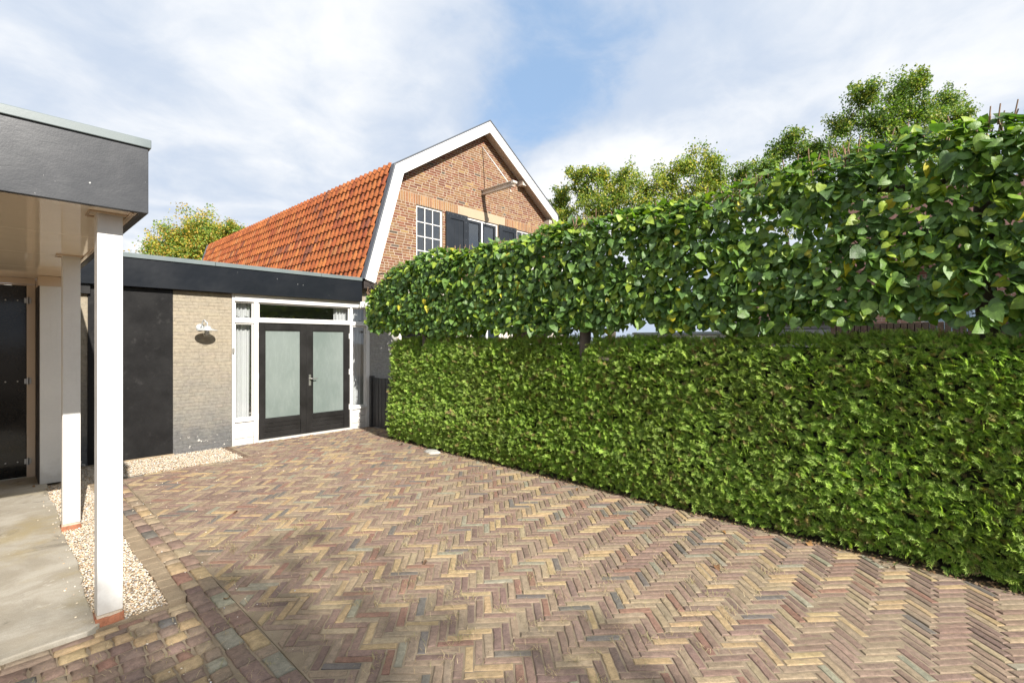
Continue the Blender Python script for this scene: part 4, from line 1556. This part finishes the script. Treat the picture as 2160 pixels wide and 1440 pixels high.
def lime_tree(yc, ya, yb, n, seed, label):
    rg = np.random.default_rng(seed)
    rnd = random.Random(seed)
    XL = 4.935
    root = thing('lime_tree', label, 'tree', (XL, yc, 0), 'pleached lime trees trained in a row above the hedge')
    dx = 0.0 if yc > 0.5 else 0.13
    XT = XL - 0.055
    m = MB().tube([(XT - 0.02 + dx, yc, -0.05), (XT - 0.08 + dx, yc + 0.02, 1.2), (XT - 0.10 + dx, yc - 0.02, 1.75), (XL - 0.03, yc + 0.03, 2.3), (XL, yc, 2.92)], [0.085, 0.07, 0.066, 0.06, 0.045], 10)
    m.build('trunk', M['bark'], root, smooth=True)
    for z in (2.02, 2.45, 2.92):
        for sgn, ye in ((-1, ya), (1, yb)):
            k = 7
            pts = [(XL - 0.02 + rnd.gauss(0, 0.02), yc + (ye - yc) * t * 0.97, z - 0.05 * (1 - t) ** 2 + rnd.gauss(0, 0.018) + (0.05 * math.sin(t * 9 + z * 5))) for t in np.linspace(0, 1, k)]
            MB().tube(pts, list(np.linspace(0.034, 0.012, k)), 7).build('branch', M['bark'], root, smooth=True)
    # side twigs and the cut stubs of this year's shoots
    tw = MB()
    for _ in range(int(34 * (yb - ya))):
        y = rnd.uniform(ya, yb)
        z = rnd.choice((2.02, 2.45, 2.92)) + rnd.gauss(0, 0.03)
        p = Vector((XL + rnd.gauss(0, 0.05), y, z))
        d = Vector((rnd.choice((-1, -1, 1)) * rnd.uniform(0.1, 0.9), rnd.gauss(0, 0.7), rnd.uniform(-0.5, 0.9))).normalized()
        l_ = rnd.uniform(0.12, 0.36)
        tw.tube([p, p + d * l_ * 0.5 + Vector((0, 0, 0.01)), p + d * l_ + Vector((0, 0, -0.02))], [0.005, 0.004, 0.002], 4)
    kn = ya + rnd.uniform(0, 0.2)
    while kn < yb:
        zt = ztop(kn)
        xk = XL + rnd.uniform(-0.22, 0.08)
        for _ in range(rnd.randint(9, 20)):
            p = Vector((xk + rnd.gauss(0, 0.05), kn + rnd.gauss(0, 0.08), zt - 0.07 + rnd.uniform(-0.06, 0.03)))
            d = Vector((rnd.gauss(0, 0.16), rnd.gauss(0, 0.16), 1)).normalized()
            l_ = rnd.uniform(0.07, 0.17)
            tw.tube([p, p + d * l_], [0.0056, 0.0044], 5)
        kn += rnd.uniform(0.22, 0.5)
    tw.build('twigs', M['twig'], root, kind='stuff')
    # leaves
    N = int(n * 1.6)
    y = rg.uniform(ya, yb, N)
    zt = np.array([ztop(v) for v in y])
    zlo = 1.80 + 0.03 * np.sin(3 * y) + 0.03 * np.sin(8 * y) + 0.10 * np.clip(y - 7.0, 0, 1)
    z = zlo + (zt - zlo) * rg.uniform(0, 1, N) ** 0.92
    front = rg.uniform(0, 1, N) < 0.62
    x = np.where(front, XL - 0.27 + rg.normal(0, 0.040, N), XL + rg.uniform(-0.26, 0.30, N))
    # rounded top edge, and gaps between the laid branches
    topness = np.clip((z - (zt - 0.22)) / 0.22, 0, 1)
    x = np.where(front, x + 0.16 * topness ** 2 + 0.10 * np.clip((y - 6.9) / 0.9, 0, 1), x)
    gap = np.sin(4.7 * y + 1.3 * np.sin(2.2 * z + seed)) * np.sin(9.0 * z + 0.8 * np.sin(3 * y)) + 0.55 * np.sin(13 * y + 4 * z) * np.sin(11 * z - 3 * y)
    low = (z < 2.28)
    keep = rg.uniform(0, 1, N) < np.clip(0.86 - 0.55 * (gap > 0.62) - 0.16 * ((z > 2.46) & (z < 2.74)) - 0.34 * ((z > 2.62) & (z < 2.86) & (y < 3.2)) * (np.sin(5.1 * y) > -0.3) + 0.12 * low, 0.04, 1)
    keep &= ~((y > 7.3) & (x > XL))
    pos = np.c_[x, y, z][keep][:n]
    N = len(pos)
    top = np.clip((pos[:, 2] - zt[keep][:n] + 0.30) / 0.25, 0, 1)
    ax = np.c_[-0.50 + rg.normal(0, 0.38, N), rg.normal(0, 0.60, N), -0.72 + 0.95 * top + rg.normal(0, 0.36, N)]
    sgn = np.where(pos[:, 0] < XL + 0.05, -1.0, 1.0)
    nr = np.c_[sgn * 0.62 + rg.normal(0, 0.34, N), rg.normal(-0.38, 0.50, N), 0.72 + 0.5 * top + rg.normal(0, 0.34, N)]
    sc = np.clip(rg.normal(0.065, 0.023, N), 0.03, 0.13) * 1.0
    ci = rg.choice(6, N, p=(0.26, 0.27, 0.2, 0.17, 0.085, 0.015))
    yel = rg.uniform(0, 1, N) < 0.05 + 0.22 * top
    ci = np.where(yel & (ci < 4), 4, ci)
    tint = LPAL[ci] * rg.uniform(0.8, 1.25, (N, 1))
    tv = rg.integers(0, 6, N)
    scs = np.zeros(N)
    for i in range(N):
        p = pos[i]
        if p[0] < XL - 0.12 and in_frame(p, -4):
            scs[i] = sc[i] ** 2 / project(p)[2] ** 2 * (2 if p[0] < XL - 0.24 else 1)
    pick_ = set(np.argsort(-scs)[:300][scs[np.argsort(-scs)[:300]] > 0].tolist())
    axn = ax / np.linalg.norm(ax, axis=1, keepdims=True)
    nrn = nr - axn * (nr * axn).sum(1, keepdims=True)
    nrn /= np.linalg.norm(nrn, axis=1, keepdims=True)
    xx = np.cross(axn, nrn)
    for i in sorted(pick_):
        o = bpy.data.objects.new('leaf', LIME_ME[tv[i]])
        o.color = (*tint[i], 1)
        link(o, root, pos[i])
        o.rotation_mode = 'QUATERNION'
        o.rotation_quaternion = Matrix((xx[i], axn[i], nrn[i])).transposed().to_quaternion()
        o.scale = (sc[i],) * 3
    rest = np.array([i for i in range(N) if i not in pick_])
    Vs, Fs, Cs, off = [], [], [], 0
    for t in range(6):
        k = rest[tv[rest] == t]
        TV, TF = LIME[t]
        V, F = scatter(TV, TF, pos[k], ax[k], nr[k], sc[k])
        Vs.append(V)
        Fs.append(F + off)
        Cs.append(np.repeat(tint[k], len(TV), 0))
        off += len(V)
    me = mesh_tri('leaves', np.concatenate(Vs) - wl(root), np.concatenate(Fs), M['lime_a'], True, np.concatenate(Cs))
    o = link(bpy.data.objects.new('leaves', me), root, wl(root))
    o['kind'] = 'stuff'


lime_tree(6.34, 4.80, 7.98, 8600, 11, 'pleached lime tree with heart-shaped leaves at the gate end of the hedge')
lime_tree(3.26, 1.55, 4.84, 9000, 12, 'pleached lime tree growing over the middle of the hedge')
lime_tree(-0.15, -1.9, 1.60, 9000, 13, 'pleached lime tree with the largest leaves, farthest from the black doors')

# ------------------------------------------------------------------ thuja hedge
hedge = thing('thuja_hedge', 'clipped green thuja hedge along the brick drive under the lime trees', 'hedge', (5.0, 3.0, 0))
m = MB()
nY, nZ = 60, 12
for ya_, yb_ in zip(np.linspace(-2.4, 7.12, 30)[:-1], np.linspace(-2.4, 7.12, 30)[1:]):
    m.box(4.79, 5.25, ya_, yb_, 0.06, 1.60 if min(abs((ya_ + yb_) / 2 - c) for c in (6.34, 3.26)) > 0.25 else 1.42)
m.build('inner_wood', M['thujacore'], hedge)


def spray_template(bend, seed):
    r = random.Random(seed)
    V, F, G = [], [], []

    def kite(p, d, ln, w, g0, g1, z0):
        d = Vector(d).normalized()
        s_ = Vector((-d.y, d.x, 0))
        k = len(V)
        p = Vector(p)
        q = [p, p + d * ln * 0.45 + s_ * w, p + d * ln, p + d * ln * 0.45 - s_ * w]
        for i_, v in enumerate(q):
            yy_ = v.y
            V.append((v.x, v.y, z0 - bend * yy_ * yy_ + (0.012 if i_ in (1, 3) else 0) - 0.5 * abs(v.x) ** 1.6))
            G.append(g0 + (g1 - g0) * (0, 0.5, 1, 0.5)[i_])
        F.extend([(k, k + 1, k + 2), (k, k + 2, k + 3)])

    kite((0, 0, 0), (0, 1, 0), 1.0, 0.035, 0, 1, 0)
    for i in range(6):
        y = 0.12 + 0.135 * i
        ln = 0.46 * (1 - 0.62 * (i / 6)) * r.uniform(0.85, 1.15)
        for sg in (1, -1):
            a = math.radians(r.uniform(38, 52))
            d = (sg * math.sin(a), math.cos(a))
            kite((0, y, 0), (d[0], d[1], 0), ln, 0.034, 0.15 + 0.1 * i, 0.8, 0.01 * sg)
            if i < 3:
                for f_, s2 in ((0.5, 1 if i % 2 else -1),):
                    b = a + s2 * math.radians(36)
                    kite((d[0] * ln * f_, y + d[1] * ln * f_, 0), (sg * math.sin(b), math.cos(b), 0), ln * 0.5, 0.028, 0.4, 1.0, 0)
    return np.array(V), np.array(F), np.array(G)


SPR = [spray_template(b, s) for b, s in ((0.25, 1), (0.45, 2), (-0.1, 3))]


def hedge_front(y, z):
    return 4.655 + 0.012 * np.sin(1.9 * y + 0.5) + 0.007 * np.sin(4.1 * y + 3.0 * z) + 0.006 * np.sin(7.7 * z + 2.3 * y) - 0.05 * np.exp(-((z - 0.35) / 0.3) ** 2) + 0.05 * np.clip((z - 1.45) / 0.2, 0, 1) ** 2


def hedge_top(y):
    h = 1.655 + 0.018 * np.sin(2.3 * y) + 0.014 * np.sin(6.1 * y)
    for yc in (6.34, 3.26):
        h = h - 0.20 * np.exp(-((y - yc) / 0.13) ** 2)
    return h


def lay_sprays(n, seed):
    rg = np.random.default_rng(seed)
    # front, top and the end face by the gate
    nf, nt_, ne = int(n * 0.80), int(n * 0.12), int(n * 0.08)
    y = -2.3 + 9.45 * rg.uniform(0, 1, nf)
    z = 0.03 + rg.uniform(0, 1, nf) * (hedge_top(y) - 0.03)
    dp = rg.exponential(0.024, nf) - 0.008
    pf = np.c_[hedge_front(y, z) + dp, y, z]
    tr = np.exp(-((y - 6.34) / 0.11) ** 2) + np.exp(-((y - 3.26) / 0.11) ** 2) 
    pf[:, 0] += 0.12 * tr * np.clip((z - 1.3) / 0.2, 0, 1)
    of = np.tile([-1.0, 0, 0.0], (nf, 1))
    yt_ = -2.3 + 9.4 * rg.uniform(0, 1, nt_)
    pt = np.c_[4.72 + rg.uniform(0, 1, nt_) ** 1.6 * 0.55, yt_, hedge_top(yt_) - np.abs(rg.normal(0, 0.03, nt_))]
    ot = np.tile([-0.25, 0, 1.0], (nt_, 1))
    ze = rg.uniform(0.03, 1.62, ne)
    pe = np.c_[4.70 + rg.uniform(0, 0.5, ne), 7.16 + 0.02 * np.sin(6 * ze) - np.abs(rg.normal(0, 0.04, ne)), ze]
    oe = np.tile([0, 1.0, 0.0], (ne, 1))
    pos, out = np.concatenate([pf, pt, pe]), np.concatenate([of, ot, oe])
    N = len(pos)
    fld = np.sin(2.1 * pos[:, 1] + 1.2 * pos[:, 2]) + np.sin(5.2 * pos[:, 1] - 3.1 * pos[:, 2] + 1)
    lean = np.c_[rg.normal(0, 0.20, N), 0.35 * np.sin(1.3 * pos[:, 1]) + rg.normal(0, 0.55, N), 0.30 + rg.normal(0, 0.42, N)]
    mixw = rg.uniform(0, 1, (N, 1)) ** 0.8
    ax = out * (0.36 + 0.36 * mixw) + lean + (0, -0.10, 0.02)
    nr = np.c_[-0.75 + 0.5 * mixw[:, 0] + rg.normal(0, 0.36, N), rg.normal(-0.55, 0.45, N), 0.55 + 0.15 * mixw[:, 0] + rg.normal(0, 0.42, N)]
    sc = np.clip(rg.normal(0.075, 0.018, N), 0.04, 0.13)
    return pos, ax, nr, sc, fld


pos, ax, nr, sc, fld = lay_sprays(51000, 5)
rg = np.random.default_rng(9)
N = len(pos)
TP_ = np.array([(0.130, 0.300, 0.020), (0.095, 0.240, 0.020), (0.185, 0.360, 0.020), (0.060, 0.165, 0.028)])
b0_ = TP_[rg.choice(4, N, p=(0.36, 0.28, 0.24, 0.12))] * rg.uniform(0.75, 1.25, (N, 1)) * (1 + 0.14 * fld[:, None])
tip = np.array([0.64, 0.78, 0.18]) * rg.uniform(0.7, 1.15, (N, 1)) * np.where(rg.uniform(0, 1, (N, 1)) < 0.6, 1.0, 0.65)  # pale tips: new growth, with sunlit brightness also put into the colour
brown = rg.uniform(0, 1, N) < 0.075
tip[brown] = np.array([0.48, 0.29, 0.15]) * rg.uniform(0.7, 1.2, (brown.sum(), 1))
b0_[brown] = b0_[brown] * 0.5 + np.array([0.09, 0.06, 0.025])
tv = rg.integers(0, 3, N)
Vs, Fs, Cs, off = [], [], [], 0
for t in range(3):
    k = np.where(tv == t)[0]
    TV, TF, TG = SPR[t]
    V, F = scatter(TV, TF, pos[k], ax[k], nr[k], sc[k])
    g = TG[None, :, None] ** 2.0
    Vs.append(V)
    Fs.append(F + off)
    Cs.append((b0_[k][:, None] * (1 - g) + tip[k][:, None] * g).reshape(-1, 3))
    off += len(V)
me = mesh_tri('foliage', np.concatenate(Vs) - wl(hedge), np.concatenate(Fs), M['thuja'], False, np.concatenate(Cs))
link(bpy.data.objects.new('foliage', me), hedge, wl(hedge))['kind'] = 'stuff'

# ------------------------------------------------------------------ trees beyond
KITE_V = np.array([(0, 0, 0), (0.36, 0.42, 0.10), (0, 1.0, -0.12), (-0.36, 0.42, 0.10)])
KITE_F = np.array([(0, 1, 2), (0, 2, 3)])


def P3(px, py, t):
    r = (px - 1080) / FPX
    return np.array([(FW[0] + r * RT[0]) * t, (FW[1] + r * RT[1]) * t, EYE + (720 - py) / FPX * t])


def leafy_tree(name, label, base, lobes, leaf, pal, seed, per=520, group=None, trunk_r=0.22, fork=0.42, twig=1.0):
    """lobes: world centres and radii of the crown's boughs"""
    rnd, rg = random.Random(seed), np.random.default_rng(seed)
    root = thing(name, label, 'tree', (base[0], base[1], 0), group)
    B = Vector((base[0], base[1], -0.06))
    cz = min(c[2] - r * 0.4 for c, r in lobes)
    mid = Vector(np.mean([c for c, r in lobes], axis=0))
    top = Vector((base[0] + (mid.x - base[0]) * 0.5, base[1] + (mid.y - base[1]) * 0.5, max(1.5, cz * fork + 1.0)))
    MB().tube([B, B.lerp(top, 0.5) + Vector((rnd.gauss(0, .06), rnd.gauss(0, .06), 0)), top], [trunk_r, trunk_r * 0.8, trunk_r * 0.62], 9).build('trunk', M['oakbark'], root, smooth=True)
    pts, rad = [], []
    nodes = [(top - Vector((0, 0, 0.15)), trunk_r * 0.5)]
    for c, r in sorted(lobes, key=lambda q: (Vector(q[0]) - top).length):
        c = Vector(c)
        lb = MB()
        near, nr_ = min(nodes, key=lambda q: (q[0] - c).length + 0.5 * max(0, q[0].z - c.z + 0.3))
        k = near.lerp(c, 0.5) + Vector((rnd.gauss(0, .15), rnd.gauss(0, .15), rnd.uniform(-0.3, 0.15))) * r
        rr = max(0.018, nr_ * 0.68)
        lb.tube([near, k, c], [rr, rr * 0.85, rr * 0.6], 6)
        nodes += [(k, rr), (c, rr * 0.75)]
        nb_ = max(12, int(22 * min(1.8, r)))
        for _ in range(nb_):
            d = Vector((rnd.gauss(0, 1), rnd.gauss(0, 1), rnd.gauss(0.35, 0.8))).normalized()
            q = c + d * r * rnd.uniform(0.45, 1.35)
            mm = c.lerp(q, 0.55) + Vector((rnd.gauss(0, .08), rnd.gauss(0, .08), rnd.gauss(0, .08))) * r
            lb.tube([c + d * 0.05 * r, mm, q], [trunk_r * 0.10 * twig, trunk_r * 0.06 * twig, 0.008], 4, cap=False)
            for s_ in np.linspace(0.25, 1.05, 5):
                pp_ = mm.lerp(q, (s_ - 0.5) * 2) if s_ > 0.5 else c.lerp(mm, s_ * 2)
                pts.append(pp_ + Vector((rnd.gauss(0, .10), rnd.gauss(0, .10), rnd.gauss(0, .10))) * r)
                rad.append((0.12 if name != 'shade_tree' else 0.08) * r * rnd.uniform(0.6, 1.3) + 0.035)
        lb.build('branch', M['oakbark'], root)
    pts, rad = np.array(pts), np.array(rad)
    n = int(per * (4.6 if name != 'shade_tree' else 1.8)) * len(lobes)
    k = rg.integers(0, len(pts), n)
    pos = pts[k] + np.clip(rg.normal(0, 1, (n, 3)), -1.7, 1.7) * rad[k][:, None]
    ax = rg.normal(0, 1, (n, 3)) + (0, 0, -0.2)
    nr = rg.normal(0, 0.7, (n, 3)) + (-0.1, -0.3, 0.8)
    sc = (0.66 if name != 'shade_tree' else 1.0) * leaf * rg.uniform(0.7, 1.3, n)
    pal = np.array(pal)
    clump = rg.integers(0, len(pal), len(pts))
    ci = np.where(rg.uniform(0, 1, n) < 0.6, clump[k], rg.integers(0, len(pal), n))
    tint = pal[ci] * rg.uniform(0.75, 1.3, (n, 1))
    V, F = scatter(KITE_V, KITE_F, pos, ax, nr, sc)
    me = mesh_tri('crown', V - wl(root), F, M['oak'], False, np.repeat(tint, 4, 0))
    link(bpy.data.objects.new('crown', me), root, wl(root))['kind'] = 'stuff'


OAK = [(0.247, 0.323, 0.048), (0.180, 0.263, 0.048), (0.337, 0.374, 0.054), (0.480, 0.406, 0.067), (0.134, 0.210, 0.044)]
OAKG = [(0.173, 0.270, 0.048), (0.134, 0.226, 0.048), (0.233, 0.323, 0.052), (0.330, 0.337, 0.054), (0.106, 0.180, 0.044)]
MAPLE = [(0.324, 0.357, 0.048), (0.184, 0.281, 0.044), (0.454, 0.369, 0.048), (0.497, 0.318, 0.060), (0.141, 0.230, 0.043)]
G1 = 'oak trees rising beyond the garden'


def lobes_px(L, t, seed):
    r = random.Random(seed)
    out = []
    for px, py, rp in L:
        tt = t + r.uniform(-0.8, 0.8)
        out.append((P3(px, py, tt), 1.15 * rp / FPX * t))
    return out


def base_at(px, t):
    p = P3(px, 720, t)
    return (p[0], p[1])


T = 17.0
leafy_tree('oak_tree', 'tallest oak, with leaning boughs high above the lime hedge', base_at(1850, T),
           lobes_px([(1830, 205, 32), (1835, 265, 46), (1905, 205, 38), (1945, 175, 26), (1895, 275, 45), (1935, 250, 34), (1775, 275, 32), (1850, 340, 58), (1940, 325, 45), (1800, 345, 42), (1880, 420, 60), (1800, 430, 55), (1720, 430, 50), (1960, 440, 60)], T, 1), 0.125, OAKG, 21, 620, G1, 0.26)
T = 19.0
leafy_tree('oak_tree', 'narrow oak with two pointed boughs beside the tallest oak', base_at(2030, T),
           lobes_px([(2000, 215, 26), (1975, 255, 36), (2020, 250, 24), (1990, 305, 44), (2030, 330, 40), (1990, 380, 50)], T, 2), 0.125, OAKG, 22, 520, G1, 0.22)
T = 18.0
leafy_tree('oak_tree', 'low spreading oak between the tallest oak and the bushy oak', base_at(1690, T),
           lobes_px([(1665, 300, 26), (1700, 325, 34), (1640, 330, 24), (1730, 345, 38), (1680, 375, 42), (1620, 365, 26), (1560, 375, 26), (1590, 395, 34), (1650, 430, 50)], T, 3), 0.125, OAKG, 23, 480, G1, 0.22)
T = 20.0
leafy_tree('oak_tree', 'bushy yellow-green oak with a rounded top over the middle of the limes', base_at(1450, T),
           lobes_px([(1445, 355, 30), (1500, 350, 30), (1415, 385, 30), (1475, 400, 42), (1420, 440, 46), (1510, 385, 22), (1480, 460, 50), (1545, 430, 42), (1400, 470, 44)], T, 4), 0.135, OAK, 24, 520, G1, 0.22)
leafy_tree('oak_tree', 'ragged yellowing oak with bare twigs on top next to the house', base_at(1300, T),
           lobes_px([(1220, 370, 22), (1262, 380, 26), (1310, 375, 28), (1240, 415, 32), (1300, 425, 44), (1360, 405, 30), (1350, 445, 42), (1260, 455, 44)], T, 5), 0.135, OAK, 25, 500, G1, 0.22)
T = 21.0
leafy_tree('oak_tree', 'small pale oak showing just beside the barge board of the house', base_at(1190, T),
           lobes_px([(1188, 415, 18), (1180, 445, 24), (1195, 470, 30)], T, 6), 0.13, OAK, 26, 420, G1, 0.16)
# tree behind the roof on the left
T = 25.0
leafy_tree('maple_tree', 'golden-green tree showing above the flat roof beside the tiled slope', base_at(420, T),
           lobes_px([(345, 530, 30), (375, 510, 34), (420, 500, 40), (450, 495, 34), (475, 505, 30), (500, 500, 24), (400, 545, 50), (460, 545, 50), (340, 560, 40), (500, 545, 40)], T, 7), 0.15, MAPLE, 27, 900, None, 0.2)

# ------------------------------------------------------------------ what stands behind the hedge
NB = [(3, (0.36, 0.20, 0.15)), (2, (0.30, 0.16, 0.12)), (1, (0.42, 0.26, 0.19))]
M['nbrick'] = None


def brick_tex(name, c1, c2, mortar, sx=1.0):
    m = Mat(name, 0.85, 0.3)
    s = m.n('ShaderNodeSeparateXYZ')
    m.l(m.pos(), s.inputs[0])
    cmb = m.n('ShaderNodeCombineXYZ')
    m.l(m.math('ADD', s.outputs[0], s.outputs[1]), cmb.inputs[0])
    m.l(s.outputs[2], cmb.inputs[1])
    b = m.n('ShaderNodeTexBrick')
    b.inputs['Scale'].default_value = 1.0
    b.inputs['Brick Width'].default_value = 0.22
    b.inputs['Row Height'].default_value = 0.0625
    b.inputs['Mortar Size'].default_value = 0.005
    b.inputs['Color1'].default_value = (*c1, 1)
    b.inputs['Color2'].default_value = (*c2, 1)
    b.inputs['Mortar'].default_value = (*mortar, 1)
    m.l(cmb.outputs[0], b.inputs['Vector'])
    m.base(b.outputs['Color'])
    m.bump(m.math('SUBTRACT', 1.0, b.outputs['Fac']), 0.4, 0.005)
    return m.m


M['nbrick'] = brick_tex('far_red_brick', (0.36, 0.20, 0.15), (0.28, 0.15, 0.115), (0.45, 0.40, 0.34))
M['dbrick'] = brick_tex('dark_brown_brick', (0.15, 0.095, 0.075), (0.11, 0.075, 0.065), (0.24, 0.20, 0.17))
M['greyplank'] = paint('grey_weathered_plank', (0.40, 0.40, 0.40), 0.7, 0.12, 0.2)
M['renderw'] = paint('white_render', (0.70, 0.69, 0.66), 0.8)

nh = thing('neighbour_house', 'red brick neighbouring house with tiled roof glimpsed through the lime leaves', 'house', (17, 0, 0))
m = MB()
cell_wall(m, [(-6.0, 0), (4.0, 0), (4.0, 3.3), (-6.0, 3.3)], [(2.0, 3.2, 1.0, 2.5), (-0.9, 0.6, 1.0, 2.5), (-4.0, -2.6, 1.0, 2.5)], 14.0, 14.25)
m.V = [(y, x, z) for x, y, z in m.V]
m.F = [tuple(reversed(f)) for f in m.F]
m.box(14.26, 20, 3.75, 4.0, 0, 3.3)
m.box(14.26, 20, -6.0, -5.75, 0, 3.3)
m.build('wall', M['nbrick'], nh)
for a, b in ((2.0, 3.2), (-0.9, 0.6), (-4.0, -2.6)):
    m = MB()
    quad_frame(m, a + 0.002, b - 0.002, 1.002, 2.498, 0.07, 14.05, 14.12)
    m.V = [(y, x, z) for x, y, z in m.V]
    m.F = [tuple(reversed(f)) for f in m.F]
    w = m.build('window', M['white'], nh)
    box('pane', (14.08, 14.085, a + 0.072, b - 0.072, 1.072, 2.428), M['darkglass'], w, 0)
    box('sill', (13.95, 14.0, a - 0.05, b + 0.05, 0.93, 0.998), M['lintel'], w)
m = MB()
m.prism([(13.7, 3.3), (17.1, 5.75), (20.4, 3.3), (20.4, 3.2), (17.1, 5.62), (13.7, 3.2)], lambda x, z: (x, -4.6, z), lambda x, z: (x, 2.6, z), (0.12, 0.058, 0.045))
m.build('roof', M['tile_a'], nh, cols=True)

wh = thing('white_house', 'far white house with a dark-edged gable between the lime leaves', 'house', (26.5, 9, 0))
m = MB()
m.prism([(5.2, 0), (9.6, 0), (9.6, 4.6), (7.4, 6.4), (5.2, 4.6)], lambda x, z: (26.0, x, z), lambda x, z: (32.0, x, z))
m.F = [tuple(reversed(f)) for f in m.F]
m.build('wall', M['renderw'], wh)
m = MB()
for a, b in (((4.9, 4.35), (7.4, 6.46)), ((7.4, 6.46), (9.9, 4.35))):
    m.prism([a, b, (b[0], b[1] + 0.18), (a[0], a[1] + 0.18)], lambda x, z: (32.2, x, z), lambda x, z: (25.8, x, z))
m.build('roof', M['flash'], wh)

gwall = thing('garden_wall', 'dark brown brick garden wall standing close behind the hedge', 'wall', (7.3, -0.5, 0))
box('brickwork', (7.2, 7.42, -4.0, 1.2, -0.05, 1.76), M['dbrick'], gwall, 0)
y = -3.98
while y < 1.17:
    V, F = piece([(7.19, y), (7.43, y), (7.43, y + 0.054), (7.19, y + 0.054)], 0.11, 0.004, 0, None, 0.02, 1.872)
    o_ = MB().add(V, F, pick([(1, (0.10, 0.070, 0.052)), (1, (0.085, 0.062, 0.048))])).build('coping_brick', M['hbrick_a'], gwall, cols=True)
    y += 0.063

shed = thing('garden_shed', 'grey plank-sided shed low behind the limes', 'shed', (9.9, 1.75, 0))
box('core', (9.04, 10.8, 1.34, 2.26, 0, 1.95), M['dark'], shed, 0)
z = 0.02
while z < 1.9:
    box('plank', (9.0, 9.035, 1.3, 2.3, z, z + 0.105), M['greyplank'], shed, 0.004)
    box('plank', (9.036, 10.8, 2.262, 2.298, z, z + 0.105), M['greyplank'], shed, 0.004)
    z += 0.115
box('roof', (8.9, 10.95, 1.2, 2.4, 1.952, 2.02), M['roofing'], shed)

ww = thing('garden_wall', 'low white rendered garden wall glimpsed under the limes', 'wall', (10.4, 4.0, 0))
box('wall_body', (10.3, 10.5, 2.9, 5.6, -0.05, 1.80), M['renderw'], ww)
box('coping', (10.26, 10.54, 2.86, 5.64, 1.801, 1.86), M['trim'], ww)

# ------------------------------------------------------------------ small things
V, F = piece([(4.36, 5.66), (4.50, 5.60), (4.58, 5.78), (4.50, 5.92), (4.38, 5.86)], 0.03, 0.02, 0.008, 0.06, 0.03, 0.022)
o = MB().add(V, F).build('stone', M['lampgrey'], None, (4.46, 5.76, 0.0), smooth=True)
o.data.materials[0] = mineral('pale_stone', (0.52, 0.50, 0.46), (0.42, 0.40, 0.36), 14)
tag(o, 'flat pale stone lying at the foot of the hedge', 'stone')

DL = [mesh_tri('dead_leaf', v * np.array([0.9, 1, 2.2]), f, M['leafdead'], True) for v, f in LIME[:3]]
spots = [(0.30, 7.62, 0.03), (1.02, 3.42, 0.012), (4.43, 3.1, 0.01), (4.50, 2.2, 0.01), (4.40, 4.4, 0.01), (4.52, 0.9, 0.01), (3.1, 8.25, 0.01), (3.8, 8.3, 0.01), (2.2, 2.9, 0.012), (4.45, 6.5, 0.01), (4.6, 7.5, 0.01),
         (2.7, 6.2, 0.01), (4.3, 1.5, 0.01), (3.6, 1.3, 0.012), (4.46, 0.35, 0.01), (1.6, 5.1, 0.01)]
rl = random.Random(3)
LEAF_LABELS = ['dry brown leaf on the concrete slab beside the white end board', 'dry brown leaf on the brick edging in front of the nearest white post', None, None, None, None,
               'dry brown leaf below the left one of the black doors', 'dry brown leaf below the right one of the black doors', 'dry brown leaf lying on the dappled foreground paving', None, 'dry brown leaf lying in front of the board gate',
               'dry brown leaf in the middle of the drive before the doors', None, 'dry brown leaf out on the sunny paving, well away from the hedge', None, 'dry brown leaf on the herringbone bricks near the gravel kerb']
for (x, y, z), lab in zip(spots, LEAF_LABELS):
    o = bpy.data.objects.new('fallen_leaf', DL[rl.randrange(3)])
    o.color = (*rl.choice([(0.18, 0.095, 0.045), (0.22, 0.12, 0.05), (0.14, 0.085, 0.05), (0.27, 0.145, 0.055)]), 1)
    link(o, None, (x, y, z))
    o.rotation_euler = (rl.uniform(-0.3, 0.3), rl.uniform(-0.3, 0.3), rl.uniform(0, 6.28))
    o.scale = (rl.uniform(0.035, 0.062),) * 3
    tag(o, lab or 'small dry brown leaf fallen along the foot of the thuja hedge', 'leaf', 'dry leaves fallen on the paving')

# litter between the last bricks and the hedge
nl = 2600
lp = np.c_[4.60 + rng.normal(0, 0.045, nl), rng.uniform(-1.6, 7.2, nl), rng.uniform(-0.002, 0.012, nl)]
V, F = scatter(KITE_V, KITE_F, lp, np.c_[rng.normal(0, 1, (nl, 2)), rng.normal(0, 0.25, nl)], np.c_[rng.normal(0, 0.35, (nl, 2)), np.ones(nl)], rng.uniform(0.008, 0.034, nl))
lc = np.array([(0.20, 0.12, 0.06), (0.28, 0.17, 0.085), (0.13, 0.085, 0.05), (0.36, 0.25, 0.14), (0.10, 0.12, 0.03)])[rng.choice(5, nl)] * rng.uniform(0.7, 1.2, (nl, 1))
me = mesh_tri('leaf_litter', V, F, M['straw'], False, np.repeat(lc, 4, 0))
tag(link(bpy.data.objects.new('leaf_litter', me), None, (0, 0, 0)), 'brown clippings and leaf litter along the foot of the thuja hedge', 'leaf litter', kind='stuff')

# tree on the near side of the drive, behind the viewer, whose shade dapples the foreground
leafy_tree('shade_tree', 'broad tree behind the viewer that dapples the foreground paving', (-3.2, -18.5),
           [(np.array(c), r) for c, r in (((-1.8, -18, 12.5), 1.1), ((-3.5, -18.4, 12.3), 1.3), ((-5.3, -18.5, 12.6), 1.4), ((-1.1, -17.6, 11.2), 1.0), ((-2.5, -18.0, 10.7), 1.5), ((-4.5, -18, 10.5), 1.6), ((-6.4, -18.4, 11.0), 1.5),
            ((-1.9, -18, 9.0), 1.3), ((-4.1, -18, 8.5), 1.6), ((-6.1, -18, 8.7), 1.5))], 0.17, OAKG, 31, 620, None, 0.3)
